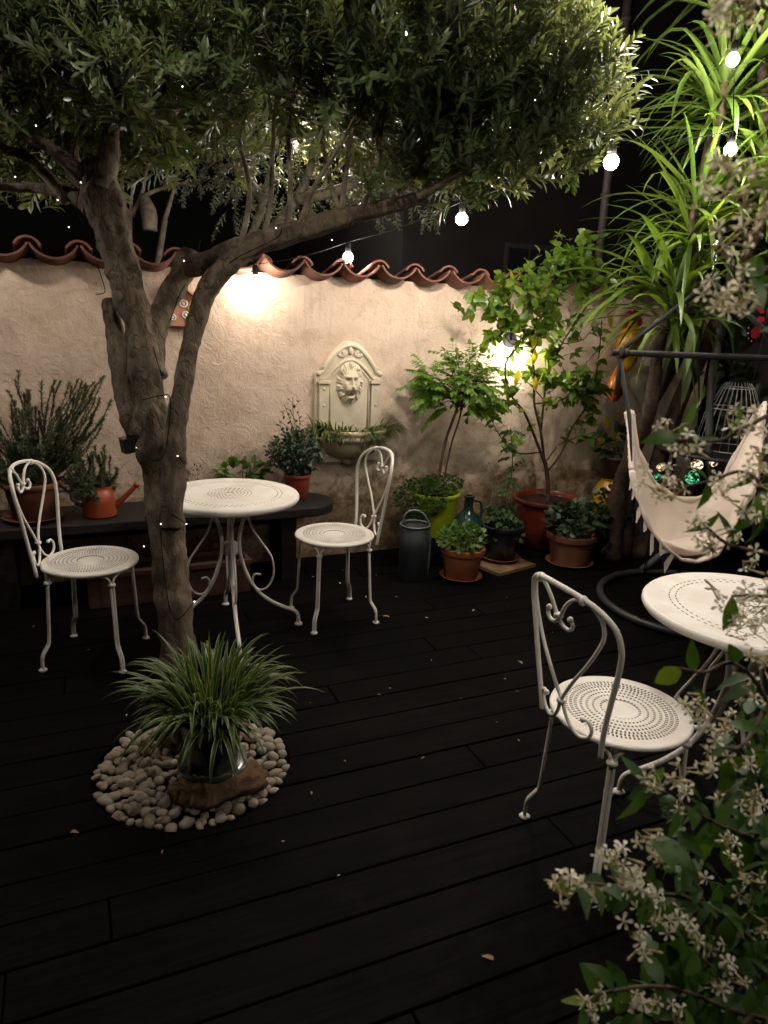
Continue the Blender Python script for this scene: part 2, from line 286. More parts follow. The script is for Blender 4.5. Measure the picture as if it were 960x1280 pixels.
# ------------------------------------------------------------------ mesh builder
class MB:
    def __init__(s): s.v = []; s.f = []; s.m = []; s.r = []
    def add(s, vs, fs, mi=0, rnd=0.5):
        o = len(s.v); s.v.extend(vs); s.r.extend([rnd]*len(vs))
        for f in fs: s.f.append([i+o for i in f]); s.m.append(mi)
    def box(s, c, h, rot=None, mi=0, rnd=.5):
        vs = []
        for x in (-1, 1):
            for y in (-1, 1):
                for z in (-1, 1):
                    p = Vector((x*h[0], y*h[1], z*h[2]))
                    if rot: p = rot @ p
                    vs.append(p+Vector(c))
        s.add(vs, [(0, 1, 3, 2), (4, 6, 7, 5), (0, 4, 5, 1), (2, 3, 7, 6), (0, 2, 6, 4), (1, 5, 7, 3)], mi, rnd)
    def tube(s, pts, rad, n=8, caps=True, mi=0, rnd=.5, wob=0, closed=False, ridge=0):
        pts = [Vector(p) for p in pts]
        if not hasattr(rad, '__len__'): rad = [rad]*len(pts)
        if closed: caps = False
        k = len(pts); vs = []; nrm = None
        for i, p in enumerate(pts):
            if closed: t = pts[(i+1) % k]-pts[i-1]
            else: t = pts[min(i+1, k-1)]-pts[max(i-1, 0)]
            if t.length < 1e-9: t = Vector((0, 0, 1))
            t.normalize()
            if nrm is None:
                a = Vector((0, 0, 1)) if abs(t.z) < .9 else Vector((1, 0, 0))
                nrm = t.cross(a).normalized()
            else:
                nrm = nrm - t*nrm.dot(t)
                nrm = nrm.normalized() if nrm.length > 1e-6 else t.orthogonal().normalized()
            b = t.cross(nrm)
            for j in range(n):
                a = 2*math.pi*j/n
                d = nrm*math.cos(a)+b*math.sin(a); rr = rad[i]
                if wob: rr *= 1+wob*noise.noise((p+d*rad[i])*(.55/rad[i] if rad[i] < .02 else 14)) + .5*wob*noise.noise((p+d*rad[i])*38)
                if ridge: rr *= 1+ridge*(math.sin(5*a+p.z*5+2*noise.noise(p*4))+.6*math.sin(9*a-p.z*7))+.7*ridge*noise.noise((p+d*rad[i])*55)
                vs.append(p+d*rr)
        fs = []
        for i in range(k if closed else k-1):
            for j in range(n):
                a, b_ = i*n+j, i*n+(j+1) % n; i2 = (i+1) % k
                fs.append((a, b_, i2*n+(j+1) % n, i2*n+j))
        if caps: fs.append(tuple(range(n-1, -1, -1))); fs.append(tuple(range((k-1)*n, k*n)))
        s.add(vs, fs, mi, rnd)
    def lathe(s, prof, c=(0, 0, 0), n=32, mi=0, sx=1, sy=1, rnd=.5, wob=0):
        c = Vector(c); vs = []; fs = []
        for (r, z) in prof:
            for j in range(n):
                a = 2*math.pi*j/n
                q = 1+(wob*noise.noise(Vector((math.cos(a)*2, math.sin(a)*2, z*9))) if wob else 0)
                vs.append(c+Vector((r*q*sx*math.cos(a), r*q*sy*math.sin(a), z)))
        for i in range(len(prof)-1):
            for j in range(n): fs.append((i*n+j, i*n+(j+1) % n, (i+1)*n+(j+1) % n, (i+1)*n+j))
        if prof[0][0] > 1e-4: fs.append(tuple(range(n-1, -1, -1)))
        if prof[-1][0] > 1e-4: fs.append(tuple((len(prof)-1)*n+j for j in range(n)))
        s.add(vs, fs, mi, rnd)
    def sphere(s, c, r, n=10, m=6, mi=0, sc=(1, 1, 1), rnd=.5):
        c = Vector(c); vs = [c+Vector((0, 0, -r*sc[2]))]; fs = []
        for i in range(1, m):
            t = -math.pi/2+math.pi*i/m
            for j in range(n):
                a = 2*math.pi*j/n
                vs.append(c+Vector((r*sc[0]*math.cos(t)*math.cos(a), r*sc[1]*math.cos(t)*math.sin(a), r*sc[2]*math.sin(t))))
        vs.append(c+Vector((0, 0, r*sc[2]))); L = len(vs)-1
        for j in range(n):
            fs.append((0, 1+(j+1) % n, 1+j)); fs.append((L, L-n+j, L-n+(j+1) % n))
        for i in range(m-2):
            for j in range(n): fs.append((1+i*n+j, 1+i*n+(j+1) % n, 1+(i+1)*n+(j+1) % n, 1+(i+1)*n+j))
        s.add(vs, fs, mi, rnd)
    def prism(s, poly, z0, z1, mi=0, rnd=.5, xf=None):
        n = len(poly); vs = [Vector((x, y, z0)) for x, y in poly]+[Vector((x, y, z1)) for x, y in poly]
        if xf: vs = [xf(v) for v in vs]
        fs = [tuple(range(n, 2*n)), tuple(range(n-1, -1, -1))]+[(i, (i+1) % n, n+(i+1) % n, n+i) for i in range(n)]
        s.add(vs, fs, mi, rnd)
    # one leaf: st = [(t, halfwidth factor)], bends along -n
    def leaf(s, b, d, n, L, w, st=((0, .12), (.3, .85), (.6, .9), (1, 0)), fold=.25, droop=.15, mi=0, rnd=None, edge=None):
        d = Vector(d).normalized(); n = Vector(n); n = n-d*n.dot(d)
        n = n.normalized() if n.length > 1e-5 else d.orthogonal().normalized()
        sd = d.cross(n); b = Vector(b); vs = []; fs = []
        if rnd is None: rnd = rng.random()
        for t, k in st:
            p = b+d*(L*t*(1-.25*droop*t))-n*(droop*L*t*t)
            vs += [p-sd*(w*k)+n*(fold*w*k), p, p+sd*(w*k)+n*(fold*w*k)]
        for i in range(len(st)-1):
            o = i*3; fs += [(o, o+1, o+4, o+3), (o+1, o+2, o+5, o+4)]
        s.add(vs, fs, mi, rnd)
    # long strap leaf following gravity; optional cream edges (mi+1)
    def strap(s, b, d, L, w, droop, seg=8, mi=0, rnd=None, edge=0, fold=.3, base=.6, kink=None, twist=0):
        d = Vector(d).normalized(); p = Vector(b); vs = []; fs = []; ms = []
        if rnd is None: rnd = rng.random()
        cols = 5 if edge else 3
        sd0 = d.cross(Vector((0, 0, 1)))
        sd = sd0.normalized() if sd0.length > 1e-3 else Vector((1, 0, 0))
        for i in range(seg+1):
            t = i/seg
            k = (base+(1-base)*min(1, t*4))*(1 if t < .5 else max(0.02, 1-((t-.5)/.5)**1.8))
            sd2 = sd-d*sd.dot(d); sd2.normalize(); n = sd2.cross(d)
            if twist: sd2 = Matrix.Rotation(twist*t, 3, d) @ sd2; n = sd2.cross(d)
            h = w*k
            if edge: off = (-1, -edge, 0, edge, 1)
            else: off = (-1, 0, 1)
            for o in off: vs.append(p+sd2*(h*o)+n*(abs(o)*fold*h))
            g = droop*(.25+1.5*t)
            if kink and t > kink[0]: g += kink[1]
            d = (d+Vector((0, 0, -1))*g/seg).normalized()
            p = p+d*(L/seg)
        o0 = len(s.v); s.v.extend(vs); s.r.extend([rnd]*len(vs))
        for i in range(seg):
            for j in range(cols-1):
                a = o0+i*cols+j; s.f.append([a, a+1, a+cols+1, a+cols]); s.m.append(mi+1 if edge and j in (0, cols-2) else mi)
    def build(s, name, mats, parent=None, smooth=True, loc=None, auto=None):
        if not isinstance(mats, (list, tuple)): mats = [mats]
        if parent is not None: org = WORLD[parent.name]
        else: org = Vector(loc) if loc is not None else Vector((0, 0, 0))
        me = bpy.data.meshes.new(name)
        me.from_pydata([tuple(v-org) for v in s.v], [], s.f)
        for m in mats: me.materials.append(m)
        me.polygons.foreach_set('material_index', s.m)
        if smooth: me.polygons.foreach_set('use_smooth', [True]*len(me.polygons))
        at = me.attributes.new('rnd', 'FLOAT', 'POINT'); at.data.foreach_set('value', s.r)
        if smooth and auto: me.set_sharp_from_angle(angle=R(auto))
        me.update()
        o = bpy.data.objects.new(name, me); C.objects.link(o)
        if parent is not None: o.parent = parent
        else: o.location = org
        WORLD[o.name] = org
        return o
WORLD = {}
def tag(o, label=None, cat=None, group=None, kind=None):
    if label: o['label'] = label
    if cat: o['category'] = cat
    if group: o['group'] = group
    if kind: o['kind'] = kind
    return o
def thing(name, label, cat, loc=(0, 0, 0), group=None):
    o = bpy.data.objects.new(name, None); C.objects.link(o); o.location = loc; o.empty_display_size = .1
    WORLD[o.name] = Vector(loc); return tag(o, label, cat, group)
def copy_tree(o, parent=None):
    c = o.copy(); C.objects.link(c); c.parent = parent
    for ch in list(o.children): copy_tree(ch, c)
    return c
def spline(pts, n=8, closed=False):
    pts = [Vector(p) for p in pts]; k = len(pts); out = []
    for i in range(k if closed else k-1):
        if closed: a, b, c, d = pts[i-1], pts[i], pts[(i+1) % k], pts[(i+2) % k]
        else: a, b, c, d = pts[max(i-1, 0)], pts[i], pts[i+1], pts[min(i+2, k-1)]
        for j in range(n):
            t = j/n
            out.append(.5*((2*b)+(c-a)*t+(2*a-5*b+4*c-d)*t*t+(3*b-a-3*c+d)*t**3))
    if not closed: out.append(pts[-1])
    return out
def lerps(vals, n):                          # radii matching spline()
    out = []
    for i in range(len(vals)-1): out += [vals[i]+(vals[i+1]-vals[i])*j/n for j in range(n)]
    return out+[vals[-1]]
def rv(): 
    while True:
        v = Vector((rng.uniform(-1, 1), rng.uniform(-1, 1), rng.uniform(-1, 1)))
        if .05 < v.length < 1: return v
def rdir(): return rv().normalized()
UP = Vector((0, 0, 1))
# ------------------------------------------------------------------ ground and deck
mb = MB(); mb.add([Vector((-150, -150, -.16)), Vector((150, -150, -.16)), Vector((150, 150, -.16)), Vector((-150, 150, -.16))], [(0, 1, 2, 3)])
tag(mb.build('ground', M['earth'], smooth=False), kind='structure')
CX, CY, CR = .312, 2.25, .333               # round opening in the deck round the olive trunk
def deck():
    mb = MB(); P = .148; gap = .005; ph = G(380, 1108)[1] % P
    y = -1.8+ph-((-1.8) % P)
    while y < 4.26:
        y0, y1 = y+gap/2, min(y+P-gap/2, 4.262)
        if y1-y0 < .03: break
        xs = [-3.6]
        near = abs(y+P/2-CY) < CR+P
        x = -3.6+rng.uniform(.3, 2.2)
        while x < 4.9:
            if not (near and abs(x-CX) < .6): xs.append(x)
            x += rng.uniform(1.1, 2.6)
        xs.append(4.9)
        for a, b in zip(xs[:-1], xs[1:]):
            a += .002; b -= .002
            z = rng.uniform(-.0015, .0015); rn = rng.random()
            e = .0035
            def slab(poly): mb.prism(poly, -.028, z, 0, rn)
            i0, i1 = abs(y0-CY) < CR, abs(y1-CY) < CR
            if (i0 or i1) and a < CX < b:
                s = lambda yy: math.sqrt(max(0, CR*CR-(yy-CY)**2))
                if i0 and i1:
                    ys = [y0+(y1-y0)*k/10 for k in range(11)]
                    slab([(a, y0)]+[(CX-s(q), q) for q in ys]+[(a, y1)])
                    slab([(b, y1)]+[(CX+s(q), q) for q in ys[::-1]]+[(b, y0)])
                elif i0:
                    h = s(y0); t0 = math.atan2(y0-CY, h)
                    arc = [(CX-CR*math.cos(t0+(math.pi-2*t0)*k/16), CY+CR*math.sin(t0+(math.pi-2*t0)*k/16)) for k in range(17)]
                    slab([(a, y0)]+arc+[(b, y0), (b, y1), (a, y1)])
                else:
                    h = s(y1); t0 = math.atan2(CY-y1, h)
                    arc = [(CX+CR*math.cos(t0+(math.pi-2*t0)*k/16), CY-CR*math.sin(t0+(math.pi-2*t0)*k/16)) for k in range(17)]
                    slab([(b, y1)]+arc+[(a, y1), (a, y0), (b, y0)])
            else:
                slab([(a, y0), (b, y0), (b, y1), (a, y1)])
        y += P
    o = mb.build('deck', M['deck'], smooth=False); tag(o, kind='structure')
    m = o.modifiers.new('edge', 'BEVEL'); m.width = .003; m.segments = 1; m.limit_method = 'ANGLE'; m.angle_limit = R(60)
deck()
mb = MB(); mb.lathe([(0, -.05), (CR+.06, -.05), (CR+.06, -.14)], (CX, CY, 0), 40)
tag(mb.build('soil_bed', M['soil'], smooth=False), kind='structure')

# ------------------------------------------------------------------ garden wall with canal tile coping
wall = thing('garden_wall', 'cream plastered garden wall topped with a wavy row of terracotta canal tiles', 'wall', (1.2, WY, 0))
WX0, WX1, WZ = -3.2, 4.62, 1.745
mb = MB(); nx, nz = 420, 100; vs = []; fs = []
for j in range(nz+1):
    for i in range(nx+1):
        x = WX0+(WX1-WX0)*i/nx; z = -.15+(WZ+.15)*j/nz
        d = .010*noise.noise(Vector((x*1.3, 5, z*1.3)))+.0055*noise.noise(Vector((x*5, 2, z*5)))+.003*noise.noise(Vector((x*13, 8, z*13)))
        vs.append(Vector((x, WY-d, z)))
for j in range(nz):
    for i in range(nx):
        a = j*(nx+1)+i; fs.append((a, a+1, a+nx+2, a+nx+1))
mb.add(vs, fs)
mb.build('render_face', M['plaster'], wall)
mb = MB(); mb.box(((WX0+WX1)/2, WY+.125, (WZ-.15)/2), ((WX1-WX0)/2, .105, (WZ+.15)/2)); mb.build('core', M['plaster'], wall, smooth=False)
PT = .236                                    # tile pitch
def tile(mb, x, y0, y1, z0, z1, r, a0, a1, up, r2, th=.0105, tone=.5):
    n = 14; vs = []; fs = []
    for (y, z, rr) in ((y0, z0, r), (y1, z1, r2)):
        for q in (rr, rr-th):
            for k in range(n+1):
                a = a0+(a1-a0)*k/n
                vs.append(Vector((x+q*math.cos(a), y, z+up*q*math.sin(a))))
    m = n+1
    for k in range(n):
        fs += [(k, k+1, 2*m+k+1, 2*m+k), (m+k+1, m+k, 3*m+k, 3*m+k+1), (k+1, k, m+k, m+k+1), (2*m+k, 2*m+k+1, 3*m+k+1, 3*m+k)]
    for k in (0, n): fs.append((k, m+k, 3*m+k, 2*m+k))
    mb.add(vs, fs, 0, tone)
xt = 1.526-PT*20
while xt < WX1-.05:
    if xt > WX0+.1:
        j = lambda s: rng.uniform(-s, s)
        b = MB(); zz = 1.878+j(.007)         # channel tile: hollow side up, hangs over the wall face
        tile(b, xt+PT/2+j(.004), WY-.135+j(.014), WY+.20, zz, zz-.085, .132, R(28), R(152), -1, .118)
        b.build('channel_tile', M['tile'], wall, auto=40)
        b = MB(); zz = 1.776+j(.006)         # cover tile: hump side up, over the joint
        tile(b, xt+j(.005), WY-.110+j(.016), WY+.20, zz, zz-.085, .072, R(25), R(155), 1, .080)
        b.build('cover_tile', M['tile'], wall, auto=40)
    xt += PT
mb = MB(); mb.box(((WX0+WX1)/2, WY+.15, WZ+.0), ((WX1-WX0)/2, .06, .02)); mb.build('mortar_bed', M['plaster'], wall, smooth=False)

# ------------------------------------------------------------------ wall fountain with lion mask
FX, FY = 1.618, WY-.02
ft = thing('wall_fountain', 'cast stone lion mask wall fountain with arched backplate and half round basin', 'fountain', (FX, WY, .6))
def arch_outline(w, zb, zs, zt, k=18):       # shouldered segmental pediment outline
    pts = [(-w, zb), (-w, zs)]
    for i in range(k+1):
        t = i/k; x = -w*.86+2*w*.86*t; s = 1-abs(2*t-1)
        z = zs+.012+(zt-zs-.012)*math.sin(s*math.pi/2)**.85
        pts.append((x, z))
    return pts+[(w, zs), (w, zb)]
def yprism(mb, poly, y0, y1): mb.prism(poly, 0, 1, xf=lambda v: Vector((FX+v.x, y0+(y1-y0)*v.z, v.y)))
mb = MB(); yprism(mb, arch_outline(.223, .62, 1.185, 1.375), WY+.02, WY-.032); o = mb.build('backplate', M['stone'], ft, smooth=False)
bv = o.modifiers.new('b', 'BEVEL'); bv.width = .006; bv.segments = 2; bv.limit_method = 'ANGLE'
def yp(x, z, dy): return Vector((FX+x, WY-.032-dy, z))
def mould(path, r, name, flat=.6):
    mb = MB(); mb.tube([yp(x, z, 0) for x, z in path], r, 10); return mb.build(name, M['stone'], ft)
out = arch_outline(.203, 1.18, 1.18, 1.350, 26)[1:-1]
mould([(-.205, 1.17)]+out+[(.205, 1.17)], .015, 'pediment_moulding')
inner = [(-.15+.30*t, 1.155+.108*math.sin(math.pi*t)) for t in [i/20 for i in range(21)]]
mould([(-.20, 1.145), (-.16, 1.145)]+inner+[(.16, 1.145), (.20, 1.145)], .011, 'arch_moulding')
inner2 = [(-.128+.256*t, 1.145+.088*math.sin(math.pi*t)) for t in [i/20 for i in range(21)]]
mould([(-.128, .80)]+inner2+[(.128, .80)], .006, 'niche_bead')
for s in (-1, 1):
    mb = MB(); mb.box((FX+s*.172, WY-.040, .955), (.030, .012, .170)); mb.box((FX+s*.172, WY-.045, 1.128), (.038, .018, .010)); mb.box((FX+s*.172, WY-.044, .80), (.036, .016, .014))
    for zz in (1.085, .985): mb.sphere((FX+s*.172, WY-.053, zz), .011, 8, 5, sc=(1, .5, .7))
    o = mb.build('pilaster', M['stone'], ft, smooth=False); bv = o.modifiers.new('b', 'BEVEL'); bv.width = .003; bv.limit_method = 'ANGLE'
    sp = [(s*(.045+.030*(1-t*.72)*math.cos(t*4.2*math.pi+math.pi)+.012), 1.305+.026*(1-t*.72)*math.sin(t*4.2*math.pi+math.pi)) for t in [i/44 for i in range(45)]]
    sp = [(s*.185, 1.205), (s*.150, 1.238), (s*.115, 1.280), (s*.075, 1.322)]+[(s*abs(x) if x*s > 0 else x, z) for x, z in sp]
    mb = MB(); mb.tube([yp(x, z, .002) for x, z in sp], lerps([.012, .010, .009, .008], 1)+[.0065]*(len(sp)-4), 8); mb.build('scroll', M['stone'], ft)
mb = MB(); mb.sphere(yp(0, 1.318, .004), .020, 10, 6, sc=(.8, .7, 1.2)); mb.sphere(yp(0, 1.352, .002), .016, 10, 6, sc=(1, .7, 1)); mb.build('keystone', M['stone'], ft)
# lion mask as real relief
def lion():
    mb = MB(); nu, nv = 100, 128; w, h = .098, .132; vs = []; idx = {}; fs = []
    g = lambda u, v, cu, cv, su, sv: math.exp(-((u-cu)/su)**2-((v-cv)/sv)**2)
    def H(u, v):                             # u,v in -1..1
        au = abs(u); d = math.hypot(u*1.05, v*.95)
        ang = math.atan2(v, u)
        mane = max(0, 1-(d/.99)**6)
        fr = min(1, max(0, (d-.58)/.18))
        z = .018*mane*(1+fr*(.45*math.sin(ang*13+1.3*math.sin(d*9))+.25*math.sin(ang*29+d*7)))
        z += .030*g(u, v, 0, .06, .56, .66)                          # skull
        z += .016*g(au, v, .25, .30, .17, .075)+.008*g(u, v, 0, .42, .30, .16)   # brow
        z -= .026*g(au, v, .25, .155, .12, .075)                     # eye sockets
        z += .011*g(au, v, .25, .15, .065, .04)
        z += .020*g(u, v, 0, .05, .10, .26)                          # nose bridge
        z += .026*g(u, v, 0, -.17, .17, .085)                        # nose
        z += .026*g(au, v, .16, -.30, .17, .12)                      # muzzle
        z -= .016*g(u, v, 0, -.29, .022, .10)
        z -= .016*g(au, v, .075, -.20, .035, .03)                    # nostrils
        z -= .075*g(u, v, 0, -.50, .19, .075)                        # open mouth
        z += .026*g(u, v, 0, -.68, .20, .085)                        # chin
        z += .014*g(au, v, .40, -.08, .15, .24)                      # cheeks
        z += .026*g(au, v, .55, .60, .13, .14)-.022*g(au, v, .54, .58, .06, .07)   # ears
        z += .014*g(u, v, 0, .84, .12, .13)
        return z
    for j in range(nv+1):
        for i in range(nu+1):
            u, v = -1.02+2.04*i/nu, -1.02+2.04*j/nv
            if math.hypot(u, v) < 1.0:
                idx[i, j] = len(vs); vs.append(Vector((FX+w*u, WY-.030-max(0, H(u, v)), 1.122+h*v)))
    for j in range(nv):
        for i in range(nu):
            q = [(i, j), (i+1, j), (i+1, j+1), (i, j+1)]
            if all(k in idx for k in q): fs.append([idx[k] for k in q])
    mb.add(vs, fs); mb.build('lion_head', M['stone'], ft)
lion()
# half-round basin
def basin():
    mb = MB(); prof = [(.03, .655), (.10, .660), (.155, .685), (.19, .725), (.205, .762), (.208, .772), (.228, .778), (.236, .790), (.232, .803), (.222, .808), (.232, .815), (.238, .828), (.232, .840), (.212, .842), (.196, .832), (.19, .80), (.17, .78), (.0, .775)]
    n = 40; vs = []; fs = []
    for r, z in prof:
        for j in range(n+1):
            a = math.pi+math.pi*j/n; vs.append(Vector((FX+.015+r*math.cos(a), WY-.028+.88*r*math.sin(a), z)))
    for i in range(len(prof)-1):
        for j in range(n): fs.append((i*(n+1)+j, i*(n+1)+j+1, (i+1)*(n+1)+j+1, (i+1)*(n+1)+j))
    mb.add(vs, fs); mb.build('basin', M['mossy'], ft)
    mb = MB(); mb.lathe([(0, .80), (.19, .80)], (FX+.015, WY-.028, 0), 32, sy=.86)
    mb.v = [v if v.y < WY-.02 else Vector((v.x, WY-.02, v.z)) for v in mb.v]; mb.build('soil', M['soil'], ft, smooth=False)
    mb = MB(); mb.sphere((FX+.01, WY-.05, .64), .06, 12, 6, sc=(1, .7, .6)); mb.build('bracket', M['mossy'], ft)
basin()
bp = MB()
for i in range(130):
    a = math.pi+math.pi*rng.random(); rr = .20*math.sqrt(rng.uniform(.25, 1.1))
    p = Vector((FX+.015+rr*math.cos(a)*1.02, WY-.03+.85*rr*math.sin(a), .815))
    out = Vector((math.cos(a), math.sin(a)*.9, rng.uniform(.2, 1.3))).normalized()
    for k in range(rng.randint(4, 7)):
        bp.strap(p+rv()*.015, (out+rdir()*.55).normalized(), rng.uniform(.05, .12), rng.uniform(.0028, .005), rng.uniform(1.2, 3.2), 5)
for s in (-1, 1):                            # longer tufts spilling over both ends
    for i in range(70 if s > 0 else 130):
        p = Vector((FX+.015+s*rng.uniform(.14, .25), WY-rng.uniform(.04, .12), .82))
        bp.strap(p, Vector((s*rng.uniform(.1, 1), -rng.uniform(.1, .8), rng.uniform(.2, 1.2))), rng.uniform(.10, .20), .0042, rng.uniform(1.2, 3), 6)
bs = bp.build('trailing_plant', M['sprout'], loc=(FX, WY-.1, .81))
tag(bs, 'trailing grassy plants filling and spilling over the stone fountain basin', 'plant')

# ------------------------------------------------------------------ bistro chairs
def ring_plate(mb, bands, z, rim, n0=96, th=.0022):
    for r0, r1, nh in bands:
        n = nh*2 if nh else n0; vs = []; fs = []
        for r in (r0, r1):
            for j in range(n):
                a = 2*math.pi*j/n+(.5*math.pi/nh if nh else 0); vs.append(Vector((r*math.cos(a), r*math.sin(a), z)))
        for j in range(n):
            if nh and j % 2: continue
            fs.append((j, (j+1) % n, n+(j+1) % n, n+j))
        if r0 == 0: fs = [tuple(range(n, 2*n))]; vs = [vs[0]]*n+vs[n:]
        mb.add(vs, fs)
SEATB = [(0, .052, 0), (.052, .0585, 30), (.0585, .074, 0), (.074, .081, 42), (.081, .092, 0), (.092, .0995, 52), (.0995, .1085, 0), (.1085, .117, 62), (.117, .124, 0),
         (.124, .134, 72), (.134, .1375, 0), (.1375, .148, 80), (.148, .1515, 0), (.1515, .161, 86), (.161, .194, 0)]
def make_chair():
    t = thing('bistro_chair', 'cream metal bistro chair', 'chair')
    mb = MB(); ring_plate(mb, SEATB, .452, .2)
    o = mb.build('seat', M['seatw'], t, smooth=False); sm = o.modifiers.new('s', 'SOLIDIFY'); sm.thickness = .0025
    mb = MB(); mb.tube([(.195*math.cos(a), .195*math.sin(a), .4465) for a in [2*math.pi*k/64 for k in range(64)]], .0078, 8, closed=True); mb.build('seat_rim', M['white'], t)
    def bk(u, v): return Vector((.158+.16*v+.05*(1-min(1, (u/.185)**2)), u, .45+v))
    half = [(.133, -.035), (.140, .03), (.152, .10), (.168, .18), (.183, .26), (.187, .315), (.172, .365), (.13, .402), (.07, .421)]
    pts = [bk(u, v) for u, v in half]+[bk(0, .426)]+[bk(-u, v) for u, v in half[::-1]]
    mb = MB(); mb.tube(spline(pts, 7), .0078, 10); mb.build('back_frame', M['white'], t)
    for s in (-1, 1):
        up = [(0, .072), (.026, .12), (.058, .17), (.095, .225), (.128, .285), (.146, .335), (.137, .382), (.100, .411), (.062, .405), (.030, .375), (.008, .338), (-.014, .314), (-.040, .309), (-.054, .325), (-.046, .342)]
        lo = [(0, .072), (-.012, .04), (-.032, .010), (-.062, -.006), (-.093, .006), (-.106, .034), (-.096, .058), (-.078, .056)]
        pts = [bk(s*u, v)+Vector((.010*(s if v < .12 else 0), 0, 0))*.3 for u, v in lo[::-1]+up[1:]]
        mb = MB(); mb.tube(spline(pts, 6), .0055, 8)
        for q in (pts[0], pts[-1]): mb.sphere(q, .0085, 8, 6)
        mb.build('heart_scroll', M['white'], t)
    for (u, v) in ((0, .075), (0, .337), (.090, .413), (-.090, .413)):
        mb = MB(); d = (bk(u+.01, v)-bk(u-.01, v)).normalized() if abs(u) > .01 else UP
        p = bk(u, v); mb.tube([p-d*.006, p-d*.004, p+d*.004, p+d*.006], [.010, .0135, .0135, .010], 10); mb.build('clip', M['white'], t)
    for k in range(4):
        a = R(45+90*k); e = Vector((math.cos(a), math.sin(a), 0)); s = Vector((-e.y, e.x, 0))
        prof = [(.190, .395), (.197, .26), (.205, .13), (.214, .105), (.232, .078), (.240, .055), (.241, .008)]
        mb = MB()
        for q in (-1, 1):
            mb.tube(spline([e*r+UP*z+s*q*.0058 for r, z in prof], 4), .0056, 8)
            y = [e*.190+UP*.385+s*q*.0058, e*.189+UP*.408+s*q*.008, e*.187+UP*.426+s*q*.022, e*.182+UP*.438+s*q*.047, e*.176+UP*.443+s*q*.068]
            mb.tube(spline(y, 4), .0052, 8)
        lg = mb.build('leg', M['white'], t)
        mb = MB(); mb.lathe([(.0, .384), (.014, .384), (.0165, .390), (.014, .397), (0, .397)], e*.190, 14); mb.build('collar', M['white'], lg)
        mb = MB(); mb.lathe([(0, 0.001), (.017, .001), (.018, .006), (.012, .012), (0, .014)], e*.241, 14); mb.build('foot', M['white'], lg)
    return t
CG = 'cream bistro chairs'
ch0 = make_chair()
for i, (x, y, a, lab) in enumerate([
        (1.423, 1.435, 180, 'cream bistro chair nearest the white flowering jasmine, its back turned to the camera'),
        (.041, 3.237, 158, 'cream bistro chair at the left end, facing the olive trunk, seen from the front'),
        (1.200, 3.305, 3, 'cream bistro chair seen from the side below the lion fountain')]):
    o = ch0 if i == 0 else copy_tree(ch0)
    o.location = (x, y, .002); o.rotation_euler = (0, 0, R(a)); tag(o, lab, 'chair', CG)

# ------------------------------------------------------------------ pedestal tables
def make_table():
    t = thing('bistro_table', 'round cream metal table', 'table')
    b = [(0, .018, 0)]
    for r, n in ((.018, 6), (.034, 11), (.05, 16), (.066, 21), (.082, 26), (.098, 31)): b += [(r, r+.0055, n), (r+.0055, r+.016, 0)]
    b += [(.114, .222, 0), (.222, .227, 62), (.227, .242, 0), (.242, .247, 68), (.247, .312, 0)]
    mb = MB(); ring_plate(mb, b, .7, .33); o = mb.build('tabletop', M['seatw'], t, smooth=False); o.modifiers.new('s', 'SOLIDIFY').thickness = .003
    mb = MB(); mb.lathe([(.311, .7005), (.318, .699), (.323, .693), (.324, .684), (.320, .676), (.312, .672)], (0, 0, 0), 80); mb.v = [v for v in mb.v]
    mb.f = mb.f[:80*5]; mb.m = mb.m[:80*5]
    o = mb.build('rolled_rim', M['white'], t); o.modifiers.new('s', 'SOLIDIFY').thickness = .002
    mb = MB(); mb.lathe([(0, .40), (.030, .40), (.034, .405), (.034, .455), (.030, .46), (0, .46)], n=20); mb.build('collar', M['white'], t)
    mb = MB(); mb.lathe([(0, .672), (.14, .672), (.14, .68), (0, .68)], n=32); mb.build('support_plate', M['white'], t, auto=40)
    for k in range(4):
        a = R(90*k); e = Vector((math.cos(a), math.sin(a), 0))
        leg = [(.128, .672), (.092, .625), (.060, .565), (.043, .49), (.042, .43), (.054, .36), (.085, .27), (.134, .192), (.20, .135), (.265, .100), (.305, .082), (.328, .058), (.333, .008)]
        mb = MB(); mb.tube(spline([e*r+UP*z for r, z in leg], 6), .0095, 10); lg = mb.build('leg', M['white'], t)
        sc = [(.118, .602), (.138, .598), (.152, .620), (.142, .650), (.112, .658), (.087, .632), (.084, .585), (.108, .515), (.155, .44), (.190, .385), (.206, .325), (.203, .270), (.180, .222), (.146, .205), (.114, .222), (.102, .258), (.114, .288), (.142, .285)]
        mb = MB(); mb.tube(spline([e*r+UP*z for r, z in sc], 5), .0055, 8); mb.build('scroll', M['white'], lg)
        mb = MB(); mb.lathe([(0, .001), (.019, .001), (.020, .007), (.012, .014), (0, .016)], e*.333, 14); mb.build('foot', M['white'], lg)
    return t
tb = make_table(); tb.location = (.667, 3.29, .002); tb.rotation_euler = (0, 0, R(-6))
tag(tb, 'round cream metal table partly hidden behind the olive trunk, in front of the dark bench', 'table', 'round cream bistro tables')
t2 = copy_tree(tb); t2.location = (1.945, 1.462, .002); t2.rotation_euler = (0, 0, R(67)); t2.scale = (1.03, 1.03, .985)
tag(t2, 'round cream metal table at the right edge beside white jasmine flowers', 'table', 'round cream bistro tables')

